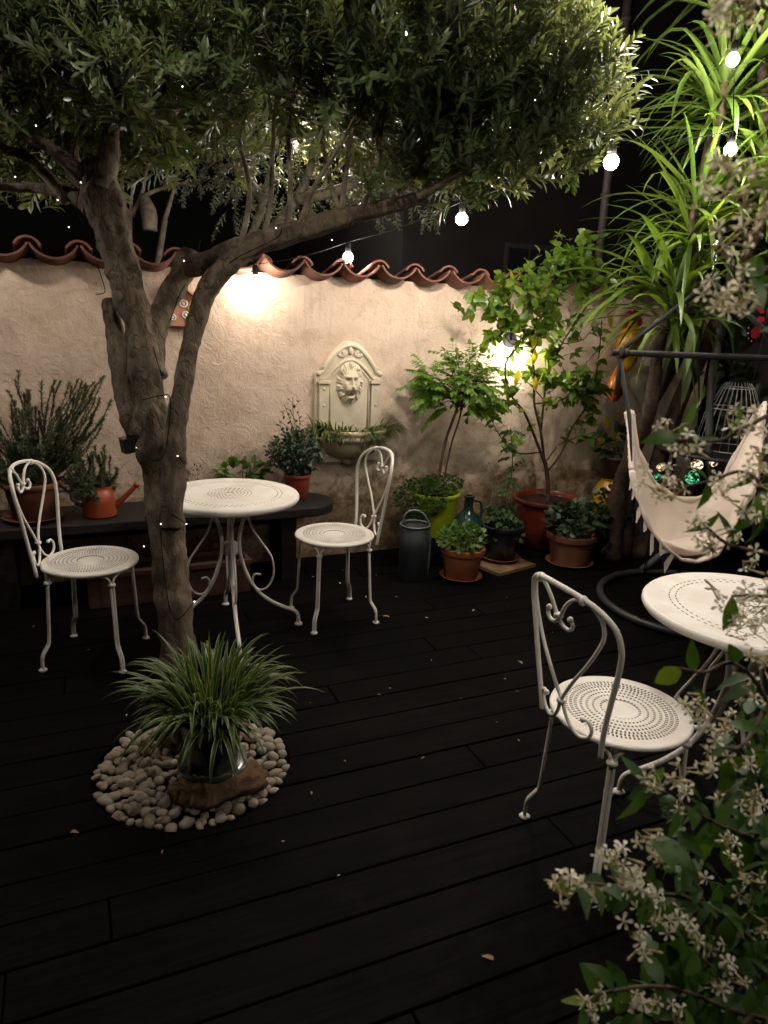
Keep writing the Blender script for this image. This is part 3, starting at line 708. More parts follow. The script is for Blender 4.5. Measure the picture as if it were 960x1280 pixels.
# ------------------------------------------------------------------ bench against the wall
bn = thing('wall_bench', 'long dark timber bench with a rounded end along the plastered wall', 'bench', (0, 4.03, 0))
poly = [(-2.6, 3.83), (1.24, 3.83)]+[(1.24+.20*math.sin(t), 4.03-.20*math.cos(t)) for t in [math.pi*k/14 for k in range(1, 14)]]+[(1.24, 4.235), (-2.6, 4.235)]
mb = MB(); mb.prism(poly, .392, .448); o = mb.build('bench_top', M['bench'], bn, smooth=False); b = o.modifiers.new('b', 'BEVEL'); b.width = .008; b.segments = 2; b.limit_method = 'ANGLE'; b.angle_limit = R(50)
for x in (1.13, -.35, -1.9):
    mb = MB(); mb.box((x, 4.03, .196), (.045, .14, .196)); mb.build('leg', M['bench'], bn, smooth=False)
mb = MB(); mb.box((-.7, 4.17, .33), (1.78, .02, .055)); mb.build('rear_rail', M['bench'], bn, smooth=False)
tr = thing('planter_trough', 'brown timber planter trough on the deck under the bench', 'planter', (.45, 3.86, 0))
for p, h in (((.45, 3.78, .10), (.42, .012, .095)), ((.45, 3.98, .10), (.42, .012, .095)), ((.035, 3.88, .10), (.011, .088, .094)), ((.865, 3.88, .10), (.011, .088, .094))):
    mb = MB(); mb.box(p, h); mb.build('side_board', M['trough'], tr, smooth=False)
mb = MB(); mb.box((.45, 3.88, .10), (.40, .085, .07)); mb.build('soil', M['soil'], tr, smooth=False)
mb = MB(); mb.box((.45, 3.765, .183), (.43, .010, .012)); mb.build('top_batten', M['trough'], tr, smooth=False)

# ------------------------------------------------------------------ painted plaque on the wall (behind the trunk)
pq = thing('wall_plaque', 'small house shaped painted plaque hanging on the wall behind the olive fork', 'plaque', W(224, 385, 0))
c = W(224, 384, .02); x0, z0 = c.x, c.z
mb = MB(); mb.prism([(x0-.085, z0-.10), (x0+.085, z0-.10), (x0+.085, z0+.045), (x0, z0+.115), (x0-.085, z0+.045)], 0, 1, xf=lambda v: Vector((v.x, WY+.01-.052*v.z, v.y)))
mb.build('board', M['pink'], pq, smooth=False)
for s in (-1, 1):
    mb = MB(); mb.box((x0+s*.048, WY-.035, z0+.088), (.064, .034, .005), Matrix.Rotation(R(s*39), 3, 'Y')); mb.build('roof_slope', M['pink'], pq, smooth=False)
for px, pz, r, m in ((.02, .02, .020, 'whitepaint'), (.055, .0, .014, 'ochre'), (-.03, .01, .017, 'ochre'), (.03, -.04, .018, 'whitepaint'), (-.04, -.055, .016, 'whitepaint')):
    mb = MB(); mb.tube([(x0+px+r*math.cos(a), WY-.043, z0+pz+r*.9*math.sin(a)) for a in [2*math.pi*k/14 for k in range(14)]], .004, 6, closed=True)
    mb.sphere((x0+px, WY-.043, z0+pz), r*.45, 8, 5, sc=(1, .4, 1)); mb.build('painted_flower', M[m], pq)
mb = MB()
for k in range(6): mb.box((x0+.035+k*.009, WY-.0445, z0-.072+.004*(k % 2)), (.003, .003, .024))
mb.build('painted_fence', M['bluepaint'], pq, smooth=False)
# ------------------------------------------------------------------ olive tree
def poly_px(pts): return [D(x, y, d) for x, y, d in pts]
ol = thing('olive_tree', 'large olive tree with twisted grey brown trunk growing from the pebble circle', 'tree', (.30, 2.42, 0))
def limb(mb, pts, rad, n=12, k=8, wob=.22): mb.tube(spline(poly_px(pts), k), lerps(rad, k), n, wob=wob, ridge=.055 if n > 13 else .03)
mb = MB()
limb(mb, [(231, 925, 2.62), (228, 880, 2.60), (221, 800, 2.58), (213, 720, 2.57), (204, 640, 2.57), (199, 590, 2.58), (192, 540, 2.58), (184, 480, 2.58), (175, 420, 2.57), (163, 370, 2.56), (150, 320, 2.55), (138, 280, 2.54), (128, 240, 2.53), (118, 205, 2.52)],
     [.090, .068, .061, .060, .061, .062, .058, .053, .050, .052, .056, .061, .069, .05], 40, 14, .22)
limb(mb, [(214, 660, 2.53), (217, 600, 2.52), (219, 545, 2.51), (228, 490, 2.50), (237, 440, 2.50), (250, 385, 2.50), (265, 352, 2.50), (285, 330, 2.50), (320, 307, 2.50), (360, 294, 2.5), (400, 283, 2.5), (440, 272, 2.5)],
     [.035, .042, .036, .031, .031, .033, .034, .036, .036, .033, .03, .026], 26, 12, .22)
limb(mb, [(190, 470, 2.60), (189, 430, 2.63), (204, 385, 2.67), (222, 350, 2.70), (236, 326, 2.72), (241, 314, 2.72)], [.05, .042, .038, .040, .047, .036], 14, 8, .25)
limb(mb, [(232, 334, 2.70), (258, 330, 2.64), (290, 313, 2.58), (330, 298, 2.53), (380, 284, 2.51), (430, 271, 2.5), (480, 260, 2.5), (515, 250, 2.5), (560, 222, 2.52), (620, 190, 2.55), (690, 150, 2.58)],
     [.036, .036, .034, .031, .030, .028, .026, .022, .015, .011, .006], 14, 8, .2)
limb(mb, [(172, 545, 2.56), (160, 500, 2.60), (149, 450, 2.62), (141, 400, 2.63), (137, 374, 2.63)], [.04, .038, .036, .030, .020], 14, 8, .3)
mb.build('trunk', M['bark'], ol)
mb = MB()
limb(mb, [(120, 225, 2.52), (98, 214, 2.50), (62, 184, 2.46), (30, 170, 2.42), (14, 150, 2.38), (8, 90, 2.36), (4, 20, 2.3)], [.045, .03, .022, .021, .02, .018, .014], 12)
limb(mb, [(112, 225, 2.54), (92, 212, 2.55), (88, 170, 2.52), (87, 120, 2.5), (84, 60, 2.5), (70, -20, 2.45)], [.05, .036, .027, .021, .015, .01], 12)
limb(mb, [(125, 235, 2.5), (135, 195, 2.48), (143, 160, 2.46), (170, 138, 2.44), (200, 118, 2.4), (225, 80, 2.35)], [.05, .034, .025, .016, .012, .008], 12)
limb(mb, [(137, 190, 2.50), (141, 150, 2.52), (140, 110, 2.54), (150, 40, 2.5)], [.035, .024, .018, .01], 12)
limb(mb, [(118, 260, 2.56), (90, 244, 2.60), (55, 236, 2.66), (15, 234, 2.7), (-40, 228, 2.7)], [.04, .026, .020, .016, .012], 10)
limb(mb, [(85, 250, 2.6), (40, 200, 2.6), (5, 185, 2.58), (-30, 160, 2.55)], [.024, .018, .014, .01], 10)
mb.build('pollarded_branches', M['bark'], ol)
mb = MB()                                    # upright shoots along the long limb and thin stems
for pts in [[(330, 297, 2.52), (338, 250, 2.5), (341, 190, 2.48), (345, 120, 2.45), (352, 60, 2.4)], [(360, 290, 2.51), (363, 230, 2.5), (361, 160, 2.48), (372, 80, 2.44)], [(372, 288, 2.5), (392, 235, 2.48), (420, 190, 2.46), (446, 140, 2.4)],
            [(425, 272, 2.5), (432, 220, 2.48), (441, 160, 2.46), (460, 80, 2.4)], [(428, 272, 2.5), (412, 225, 2.52), (400, 160, 2.5), (390, 80, 2.46)], [(450, 268, 2.5), (470, 215, 2.5), (478, 150, 2.48), (500, 60, 2.45)],
            [(480, 262, 2.5), (530, 205, 2.5), (570, 140, 2.5), (600, 60, 2.46)], [(300, 310, 2.52), (312, 240, 2.55), (300, 180, 2.56), (285, 110, 2.5)], [(520, 248, 2.5), (560, 225, 2.46), (600, 208, 2.44), (650, 195, 2.45)],
            [(560, 222, 2.52), (610, 130, 2.5), (650, 60, 2.46), (680, 0, 2.4)], [(620, 190, 2.55), (680, 110, 2.55), (720, 60, 2.5)], [(690, 150, 2.58), (735, 110, 2.58), (775, 70, 2.6)], [(690, 152, 2.58), (740, 165, 2.6), (775, 160, 2.62)]]:
    mb.tube(spline(poly_px(pts), 6), lerps([.012, .009, .007, .005, .003][:len(pts)-1]+[.002], 6), 7, wob=.1)
mb.build('upright_shoots', M['barkthin'], ol)
def shoot(mb, p, d, L, ll, lw, st, upb=.5, tw=.0016, gap=.013, mi_tw=1, ang=.75):
    k = max(3, int(L/gap)); pts = [p]; dd = d.copy()
    for i in range(k):
        dd = (dd+UP*upb*.06+rdir()*.06).normalized(); p = p+dd*gap; pts.append(p)
    if mi_tw is not None: mb.tube(pts, tw, 3, False, mi=mi_tw)
    ph = rng.random()*6
    for i in range(1, k+1):
        a = ph+(i % 2)*math.pi/2; o = dd.orthogonal().normalized(); o = Matrix.Rotation(a, 3, dd) @ o
        s = .55+.45*math.sin(math.pi*min(1, (i+1)/(k+1))**.7)
        for q in (-1, 1):
            ax = (dd*rng.uniform(.55, 1.05)+o*q*ang+rdir()*.18).normalized()
            mb.leaf(pts[i], ax, dd*.8+UP*.4+rdir()*.25, ll*s*rng.uniform(.75, 1.15), lw*rng.uniform(.8, 1.15), st, .3, rng.uniform(-.1, .3))
OST = ((0, .15), (.35, .9), (.65, 1), (1, .05))
mb = MB()
blobs = [(60, 40, 2.3, .24), (150, 70, 2.22, .22), (230, 50, 2.3, .26), (330, 40, 2.38, .29), (430, 50, 2.35, .30), (540, 60, 2.42, .31), (640, 95, 2.5, .27), (715, 140, 2.55, .17), (600, 175, 2.55, .19), (520, 170, 2.6, .20), (440, 130, 2.55, .17),
         (20, 110, 2.45, .17), (300, -120, 2.4, .34), (520, -110, 2.45, .34), (120, -120, 2.35, .32), (660, -30, 2.5, .24), (170, 150, 2.7, .14), (100, 130, 2.75, .2), (560, 225, 2.56, .07), (480, 232, 2.55, .07), (250, 140, 2.75, .15), (620, 195, 2.5, .15), (540, 205, 2.5, .12), (690, 195, 2.55, .12), (55, 185, 2.8, .19), (205, 165, 2.85, .19), (130, 175, 2.9, .17), (285, 180, 2.85, .13), (20, 240, 2.85, .12)]
NSH = [int(500*b[3]*b[3]/.07) if b[1] > -60 else int(210*b[3]*b[3]/.07) for b in blobs]
for (x, y, d, r), n in zip(blobs, NSH):
    c = D(x, y, d)
    for i in range(int(n*.36)):
        e = rv(); e = e.normalized()*(e.length**.5); p = c+Vector((e.x*r, e.y*r, e.z*r*.8))
        dirn = (e*.8+UP*.75+rdir()*.45).normalized()
        shoot(mb, p, dirn, rng.uniform(.08, .19), .070, .0068, OST, gap=.015)
for i in range(60):                          # bright clump hanging over the left fork
    p = D(rng.gauss(172, 22), rng.gauss(85, 24), 2.05+rng.uniform(-.08, .1)); shoot(mb, p, (UP*.5+rdir()).normalized(), .11, .055, .0062, OST)
mb.build('crown', [M['olive'], M['barkthin']], ol)
# fairy lights wound round the tree
fl = thing('fairy_lights', 'thin black cable of tiny white fairy lights wound round the olive tree', 'lights', (.25, 2.5, 1.0))
def onpx(pts): return [D(x, y, d) for x, y, d in pts]
wire = [onpx([(243, 752, 2.44), (215, 770, 2.50), (200, 655, 2.50), (208, 640, 2.50), (233, 655, 2.46)]), onpx([(165, 556, 2.5), (190, 575, 2.51), (206, 565, 2.47), (213, 500, 2.47), (200, 495, 2.5), (178, 500, 2.51)]),
        onpx([(186, 405, 2.6), (190, 425, 2.56), (196, 450, 2.53), (203, 470, 2.55)]), onpx([(213, 400, 2.62), (222, 375, 2.65), (226, 365, 2.66), (232, 355, 2.67)]), onpx([(121, 330, 2.52), (128, 350, 2.55), (131, 365, 2.56), (120, 368, 2.57)]),
        onpx([(108, 285, 2.5), (96, 260, 2.5), (100, 228, 2.48), (92, 200, 2.5), (96, 170, 2.48)]), onpx([(250, 300, 2.68), (248, 315, 2.66), (252, 335, 2.62), (272, 338, 2.5), (300, 320, 2.46), (345, 298, 2.46), (352, 285, 2.47)])]
for w_ in wire:
    b = MB(); b.tube(spline(w_, 6), .0016, 5); b.build('wire', M['cable'], fl)
leds = [(201, 655, 2.49), (243, 752, 2.43), (233, 655, 2.45), (180, 683, 2.52), (190, 427, 2.55), (207, 496, 2.46), (230, 326, 2.66), (170, 560, 2.51), (86, 284, 2.5), (101, 228, 2.45), (45, 157, 2.4), (19, 221, 2.5), (72, 250, 2.5), (222, 570, 2.45),
        (345, 285, 2.44), (415, 300, 2.45), (228, 108, 2.2), (332, 122, 2.3), (508, 44, 2.3), (669, 125, 2.4), (702, 138, 2.42), (698, 155, 2.42), (638, 159, 2.4), (676, 203, 2.45), (620, 145, 2.4), (655, 190, 2.42), (560, 150, 2.35), (300, 60, 2.3), (390, 150, 2.5), (20, 130, 2.4), (130, 60, 2.2), (470, 130, 2.4), (532, 290, 2.5), (580, 190, 2.45), (605, 205, 2.45), (690, 225, 2.5), (645, 135, 2.4)]
for x, y, d in leds[:26]:
    b = MB(); b.sphere(D(x, y, d), .0020, 6, 4); b.build('tiny_bulb', M['led'], fl)
sb = thing('solar_panel', 'small black solar panel box clipped to the side of the olive trunk', 'solar panel', D(164, 556, 2.58))
c = D(163, 556, 2.56)
b = MB(); b.box(c, (.030, .022, .026), Matrix.Rotation(R(18), 3, 'Z') @ Matrix.Rotation(R(-8), 3, 'Y')); o = b.build('box', M['blackmetal'], sb, smooth=False); o.modifiers.new('b', 'BEVEL').width = .003
b = MB(); b.box(c+Vector((0, -.005, .028)), (.033, .026, .003), Matrix.Rotation(R(18), 3, 'Z') @ Matrix.Rotation(R(-8), 3, 'Y')); b.build('panel', M['glass'], sb, smooth=False)
b = MB(); b.tube([c+Vector((.02, 0, 0)), D(185, 562, 2.54)], .006, 6); b.build('clip', M['blackmetal'], sb)

# ------------------------------------------------------------------ pebbles
protos = []
for k in range(12):
    b = MB(); b.sphere((0, 0, 0), 1, 12, 8); sx, sy, sz = rng.uniform(.95, 1.3), rng.uniform(.75, 1), rng.uniform(.55, .75); o3 = rv()*9
    b.v = [Vector((v.x*sx, v.y*sy, v.z*sz))*(1+.22*noise.noise(v*.9+o3)) for v in b.v]; me_o = b
    protos.append(b)
def scatter():
    res = []
    for _ in range(16000):
        s = rng.choice((.015, .018, .020, .023, .026)); a = rng.random()*6.283; r = (CR-s*.8)*math.sqrt(rng.random())
        p = Vector((CX+r*math.cos(a), CY+r*math.sin(a), 0))
        if (p-Vector((.30, 2.45, 0))).length < .08+s: continue
        if all((p-q).length > .72*(s+t) for q, t in res): res.append((p, s))
    return res
sc_ = scatter(); first = {}
for i, (p, s) in enumerate(sc_):
    k = rng.randrange(12); mi = rng.choice((0, 0, 1, 2, 0, 1, 3, 2))
    key = (k, mi)
    if key not in first:
        o = protos[k].build('pebble', M['peb'][mi]); first[key] = o
    else:
        o = first[key].copy(); C.objects.link(o)
    hump = .018*(1-((p-Vector((CX, CY, 0))).length/CR)**2)
    o.location = (p.x, p.y, -.012+hump+rng.uniform(-.012, .010)+s*.3); q = s*rng.uniform(.92, 1.08); o.scale = (q, q, q)
    o.rotation_euler = (rng.uniform(-.35, .35), rng.uniform(-.35, .35), rng.random()*6.28)
    tag(o, 'smooth rounded pebble in the circular bed under the olive tree', 'pebble', 'pebbles in the circular bed under the olive tree')
# rock and spider plant
b = MB(); cc = G(272, 990, .02); b.sphere((0, 0, 0), 1, 36, 22)
b.v = [Vector((v.x*.150, v.y*.095, v.z*.048))*(1+.34*noise.noise(v*1.3+Vector((3, 1, 7)))+.16*noise.noise(v*3.2)+.10*noise.noise(v*7))+cc+Vector((.015, .02, .022)) for v in b.v]
tag(b.build('rock', M['rock'], loc=cc, auto=None), 'rough brown rock lying on the pebbles under the striped spider plant', 'rock')
PX, PY, PZ = G(266, 956, .078)
sp = thing('spider_plant', 'bushy spider plant with cream striped leaves in a dark green pot', 'potted plant', (PX, PY, PZ))
b = MB(); b.lathe([(0, 0), (.098, 0), (.112, .006), (.114, .014), (.108, .016), (.088, .012), (.080, .014), (.086, .06), (.097, .14), (.103, .185), (.107, .19), (.105, .197), (.097, .195), (.092, .165), (0, .16)], (PX, PY, PZ), 40); b.build('pot', M['greenpot'], sp, auto=50)
b = MB()
for i in range(300):
    a = rng.random()*6.283; r = .085*math.sqrt(rng.random()); p = Vector((PX+r*math.cos(a), PY+r*math.sin(a), PZ+.17))
    el = R(rng.choice((rng.uniform(20, 60), rng.uniform(40, 80), rng.uniform(55, 88)))); a2 = a+rng.gauss(0, .5)
    b.strap(p, (math.cos(a2)*math.cos(el), math.sin(a2)*math.cos(el), math.sin(el)), rng.uniform(.17, .33)*(.8 if math.sin(a2) < -.5 else 1), rng.uniform(.0065, .0095), rng.uniform(1.1, 2.5), 9, 0, edge=.7, fold=.35, twist=rng.uniform(-.5, .5))
b.build('foliage', [M['spider'], M['spideredge']], sp)

# ------------------------------------------------------------------ pots and plants
def potprof(r0, r1, h, rim=.012, rimh=.035):
    return [(0, 0), (r0*.92, 0), (r0, .006), (r1-.004, h-rimh), (r1+rim*.6, h-rimh+.003), (r1+rim, h-rimh*.6), (r1+rim, h-.004), (r1+rim*.6, h), (r1-.004, h), (r1-.012, h-.012), (r1-.02, h-.05)]
def pot(t, loc, r0, r1, h, m, rim=.012, rimh=.035, name='pot', wob=0, soil=True):
    b = MB(); b.lathe(potprof(r0, r1, h, rim, rimh)[:-1]+[(r1-.02, h-.05)], loc, 40, wob=wob)
    b.f.pop(); b.m.pop(); b.build(name, m, t, auto=45)
    if soil:
        b = MB(); b.lathe([(0, h-.022), (r1*.5, h-.024), (r1-.010, h-.032)], loc, 28, wob=.0); b.f.pop(); b.m.pop(); b.build('soil', M['soil'], t)
def saucer(t, loc, r, m):
    b = MB(); b.lathe([(0, 0), (r*.85, 0), (r, .022), (r+.006, .024), (r-.006, .024), (r*.82, .006), (0, .006)], loc, 36); b.build('saucer', m, t, auto=50)
def potted(name, label, loc, cat='potted plant'): return thing(name, label, cat, loc)
RND = ((0, .2), (.25, .8), (.5, 1), (.8, .75), (1, .15))
OVT = ((0, .1), (.25, .8), (.5, 1), (.75, .7), (1, 0))
def bushy(b, c, rad, n, ll, lw, st=OVT, up=.3, fold=.2, droop=.25, shell=.5, mi=0):
    c = Vector(c)
    for i in range(n):
        e = rv(); e = e.normalized()*(e.length**shell); p = c+Vector((e.x*rad[0], e.y*rad[1], e.z*rad[2]))
        d = (e+UP*up+rdir()*.6).normalized(); b.leaf(p, d, UP+rdir()*.6+e*.4, ll*rng.uniform(.6, 1.2), lw*rng.uniform(.7, 1.15), st, fold, droop*rng.uniform(.2, 1.6), mi)
def stems(b, base, c, rad, n, r=.0025, mi=0):
    for i in range(n):
        e = rv(); q = Vector(c)+Vector((e.x*rad[0], e.y*rad[1], e.z*rad[2])); base2 = Vector(base)+Vector((rng.uniform(-.03, .03), rng.uniform(-.03, .03), 0))
        m_ = base2.lerp(q, .5)+rdir()*.03+UP*.03; b.tube(spline([base2, m_, q], 4), r, 4, False, mi=mi)
# --- large rosemary pot on the bench, left
L = Vector((-.20, 4.0, .452))
t = potted('rosemary_plant', 'tall rosemary bush in a wide brown pot on the bench at the left', L)
pot(t, L, .10, .135, .20, M['terrabrown'], .01, .03); saucer(t, L-Vector((0, 0, .002)), .15, M['terrabrown'])
def rosemary(mb, base, tips, ll=.028):
    for q, n in tips:
        for k in range(int(n*1.5)):
            e = Vector(q)+Vector((rng.gauss(0, .05), rng.gauss(0, .05), rng.gauss(0, .05))); s0 = Vector(base)+Vector((rng.uniform(-.06, .06), rng.uniform(-.06, .06), 0))
            path = spline([s0, s0.lerp(e, .45)+UP*-.02+rdir()*.03, e.lerp(s0, .15)+rdir()*.012, e+UP*.03], 8); mb.tube(path, .0018, 3, False, mi=1)
            for i in range(5, len(path)-1):
                dd = (path[i+1]-path[i]).normalized()
                for q_ in range(9):
                    pp = path[i].lerp(path[i+1], rng.random()); mb.leaf(pp, dd*.75+rdir()*.75, dd, ll*rng.uniform(.6, 1.15), .0022, ((0, .8), (.6, 1), (1, .1)), .2, .1)
b = MB(); tips = [(W(22, 515, .22), 6), (W(60, 520, .2), 9), (W(95, 495, .2), 9), (W(120, 490, .18), 6), (W(10, 560, .3), 9), (W(45, 560, .3), 11), (W(80, 545, .25), 10), (W(110, 535, .22), 8), (W(-15, 530, .25), 8), (W(35, 500, .25), 5), (W(88, 575, .3), 9), (W(0, 590, .3), 6)]
rosemary(b, L+Vector((0, 0, .18)), tips); b.build('foliage', [M['rosemary'], M['stembrown']], t)
# --- orange watering can used as planter
L = Vector((.115, 3.985, .452))
t = potted('watering_can_planter', 'orange red enamel watering can planted with a small rosemary on the bench', L, 'planter')
b = MB(); b.lathe([(0, 0), (.082, 0), (.086, .004), (.082, .075), (.078, .128), (.070, .135), (.068, .155), (.073, .160), (.066, .160), (.062, .13), (0, .125)], L, 32); b.build('body', M['orangemetal'], t, auto=45)
b = MB(); b.tube(spline([L+Vector((.06, -.01, .035)), L+Vector((.12, -.02, .085)), L+Vector((.185, -.03, .155))], 6), lerps([.022, .015, .012], 6), 12); b.tube([L+Vector((.183, -.03, .153)), L+Vector((.196, -.032, .167))], [.015, .017], 12); b.build('spout', M['orangemetal'], t)
b = MB(); b.tube(spline([L+Vector((-.07, .01, .04)), L+Vector((-.135, .02, .09)), L+Vector((-.11, .02, .17)), L+Vector((-.04, .0, .165))], 6), .007, 8); b.build('handle', M['orangemetal'], t)
b = MB(); rosemary(b, L+Vector((0, 0, .13)), [(W(118, 575, .25), 8), (W(100, 585, .28), 9), (W(130, 590, .28), 7), (W(85, 600, .3), 6), (W(112, 605, .36), 8), (W(80, 620, .36), 4)], .024)
for i in range(12): b.strap(L+Vector((.04, 0, .14)), (rng.uniform(.3, 1), rng.uniform(-.5, .3), rng.uniform(.1, .9)), rng.uniform(.15, .30), .0022, rng.uniform(.8, 2.2), 8)
b.build('foliage', [M['rosemary'], M['stembrown']], t)
# --- behind the table: leafy green plant and dry sprig
L = Vector((.93, 4.10, .452)); t = potted('leafy_plant', 'low bright green leafy plant in a black bowl on the bench behind the table', L)
pot(t, L, .09, .13, .10, M['blackpot'], .006, .02)
b = MB(); stems(b, L+UP*.08, L+Vector((0, 0, .15)), (.14, .06, .07), 16); bushy(b, L+Vector((-.02, .0, .165)), (.15, .06, .07), 110, .055, .018, RND, .4); b.build('foliage', M['bright'], t)
L = Vector((.63, 4.14, .452)); t = potted('dry_sprig', 'small dark dried sprig in a tiny pot behind the table, beside the trunk', L)
pot(t, L, .04, .05, .07, M['terrabrown'], .004, .015)
b = MB(); stems(b, L+UP*.06, L+Vector((0, 0, .16)), (.06, .03, .06), 12, .0014); bushy(b, L+Vector((0, 0, .17)), (.065, .03, .055), 50, .016, .005); b.build('twigs', M['dry'] if False else M['rose'], t)
# --- rose bush
L = Vector((1.235, 4.07, .45)); t = potted('rose_bush', 'dark leaved rose bush in a brick red pot on the rounded bench end', L)
pot(t, L, .062, .078, .15, M['redplastic'], .004, .022)
b = MB(); stems(b, L+UP*.13, L+Vector((-.03, 0, .30)), (.12, .08, .13), 22, .0022)
for i in range(260):
    e = rv(); c = L+Vector((-.02+e.x*.165, e.y*.10, .275+e.z*.125)); dd = (e+UP*.3+rdir()*.5).normalized(); o = dd.orthogonal().normalized()
    for q in range(5): b.leaf(c+dd*(.012*(q//2)), dd*(.9 if q == 4 else .35)+o*(1 if q % 2 else -1)*(0 if q == 4 else 1), UP+rdir()*.5, .028, .009, OVT, .2, .2)
for i, (x, y) in enumerate(((355, 505), (366, 497), (348, 525), (372, 515), (362, 512))):
    q = W(x, y, .17); b.tube(spline([L+Vector((0, 0, .34)), (L+Vector((0, 0, .38))).lerp(q, .5)+rdir()*.015, q], 5), .0018, 4, False)
    for k in range(9): b.leaf(q+Vector((rng.uniform(-.03, .03), 0, -rng.random()*.10)), rdir()+UP*.2, UP, .026, .008, OVT)
b.build('foliage', M['rose'], t)
# --- lime pot with the standard tree
L = Vector((2.125, 3.97, .175)); t = potted('standard_tree', 'small feathery leaved standard tree in a lime green pot against the wall', L)
b = MB(); b.lathe([(0, -.173), (.11, -.173), (.13, -.165), (.12, -.004), (0, -.004)], L, 28); b.build('plinth', M['blackpot'], t, auto=45)
pot(t, L, .115, .152, .285, M['lime'], .008, .028)
b = MB()
T0 = L+Vector((.0, 0, .26)); tp = [T0, W(556, 555, .3), W(568, 520, .3), W(576, 497, .28)]
b.tube(spline(tp, 6), lerps([.012, .010, .009, .008], 6), 8, wob=.12); b.tube(spline([T0+Vector((.03, -.02, 0)), W(563, 560, .33), W(574, 525, .33), W(578, 505, .33)], 6), .006, 7, wob=.1)
tips = []
for i in range(38):
    e = rdir(); tip = W(568, 488, .3)+Vector((e.x*.25, e.y*.17, e.z*.15+.03)); st0 = tp[3]+rdir()*.03-UP*rng.random()*.06
    b.tube(spline([st0, st0.lerp(tip, .5)+UP*.035, tip], 4), lerps([.005, .0035, .002], 4), 5, False); tips.append((st0, tip))
b.build('trunk', M['stembrown'], t)
b = MB()
def pinnate(b, p, d, L_, n, ll, lw, droop, mi=0):
    d = d.normalized(); pts = [p]; dd = d.copy()
    for i in range(n):
        dd = (dd-UP*droop/n).normalized(); p = p+dd*(L_/n); pts.append(p)
    b.tube(pts, .0012, 3, False, mi=mi); sd = d.cross(UP); sd = sd.normalized() if sd.length > .01 else Vector((1, 0, 0)); r = rng.random()
    for i in range(1, n+1):
        for q in (-1, 1):
            b.leaf(pts[i], sd*q+dd*.55-UP*.12+rdir()*.15, UP+rdir()*.3, ll*(1-.35*abs(i/n-.45)), lw, OVT, .2, .35, mi, min(1, max(0, r+rng.uniform(-.2, .2))))
    b.leaf(pts[-1], dd, UP, ll, lw, OVT, .2, .3, mi, r)
for st0, tip in tips:
    for k in range(4):
        p = st0.lerp(tip, rng.uniform(.45, 1)); pinnate(b, p, (tip-st0).normalized()+rdir()*.8+UP*.15, rng.uniform(.11, .19), 7, .044, .0125, rng.uniform(.3, 1.2))
b.build('foliage', M['fern'], t)
# underplanting
b = MB(); c0 = W(530, 618, .36)
bushy(b, W(528, 622, .36), (.19, .13, .12), 1500, .022, .008, RND, .2, .15, .2, .45); bushy(b, W(553, 604, .28), (.15, .1, .05), 500, .022, .008, RND, .3)
b.build('underplanting', M['mound'], t)
# --- zinc watering can
L = Vector((1.855, 3.70, .002)); t = thing('watering_can', 'tall dark grey zinc watering can standing on the deck', 'watering can', L)
b = MB(); b.lathe([(0, 0), (.088, 0), (.091, .006), (.090, .18), (.088, .335)], L, 36); b.f.pop(); b.m.pop(); o = b.build('body', M['zinc'], t, auto=50); o.modifiers.new('s', 'SOLIDIFY').thickness = .003
b = MB(); b.tube([L+Vector((.088*math.cos(a), .088*math.sin(a), .335)) for a in [2*math.pi*k/36 for k in range(36)]], .006, 8, closed=True); b.build('rim', M['zincrim'], t)
b = MB(); b.tube(spline([L+Vector((-.075, .02, .32)), L+Vector((-.062, .01, .40)), L+Vector((-.005, -.005, .425)), L+Vector((.05, -.03, .39)), L+Vector((.078, -.045, .30)), L+Vector((.080, -.05, .15)), L+Vector((.072, -.05, .02))], 6), .0065, 8); b.build('handle', M['zincrim'], t)
b = MB(); b.tube(spline([L+Vector((.03, .075, .05)), L+Vector((.08, .15, .18)), L+Vector((.13, .22, .34))], 6), lerps([.02, .014, .011], 6), 10); b.build('spout', M['zinc'], t)
# --- small terracotta pot
L = Vector((2.135, 3.60, .002)); t = potted('basil_plant', 'small leafy green plant in a plain terracotta pot at the front of the pot group', L)
pot(t, L, .098, .128, .205, M['terra'], .012, .04)
saucer(t, L-Vector((0, 0, .001)), .125, M['terra'])
b = MB(); stems(b, L+UP*.17, L+Vector((-.01, 0, .24)), (.13, .1, .06), 24, .002); bushy(b, L+Vector((-.015, -.01, .255)), (.145, .11, .075), 260, .042, .014, RND, .5, .2, .3); b.build('foliage', M['bright'], t)
# --- dark green bottle
L = Vector((2.31, 3.86, .15)); t = thing('glazed_bottle', 'dark teal glazed bottle between the lime pot and the black pot', 'bottle', L)
b = MB(); b.lathe([(0, 0), (.07, 0), (.098, .03), (.105, .08), (.098, .13), (.07, .17), (.038, .195), (.03, .22), (.028, .28), (.036, .285), (.036, .297), (.024, .298), (.022, .24)], L, 32); b.f.pop(); b.m.pop(); b.build('body', M['teal'], t, auto=60)
b = MB(); b.tube(spline([L+Vector((.03, -.01, .265)), L+Vector((.075, -.02, .25)), L+Vector((.088, -.02, .19)), L+Vector((.082, -.02, .145))], 6), .008, 8); b.build('handle', M['teal'], t)
b = MB(); b.lathe([(0, -.148), (.09, -.148), (.10, -.14), (.095, -.002), (0, -.002)], L, 24); b.build('stand', M['blackpot'], t, auto=45)
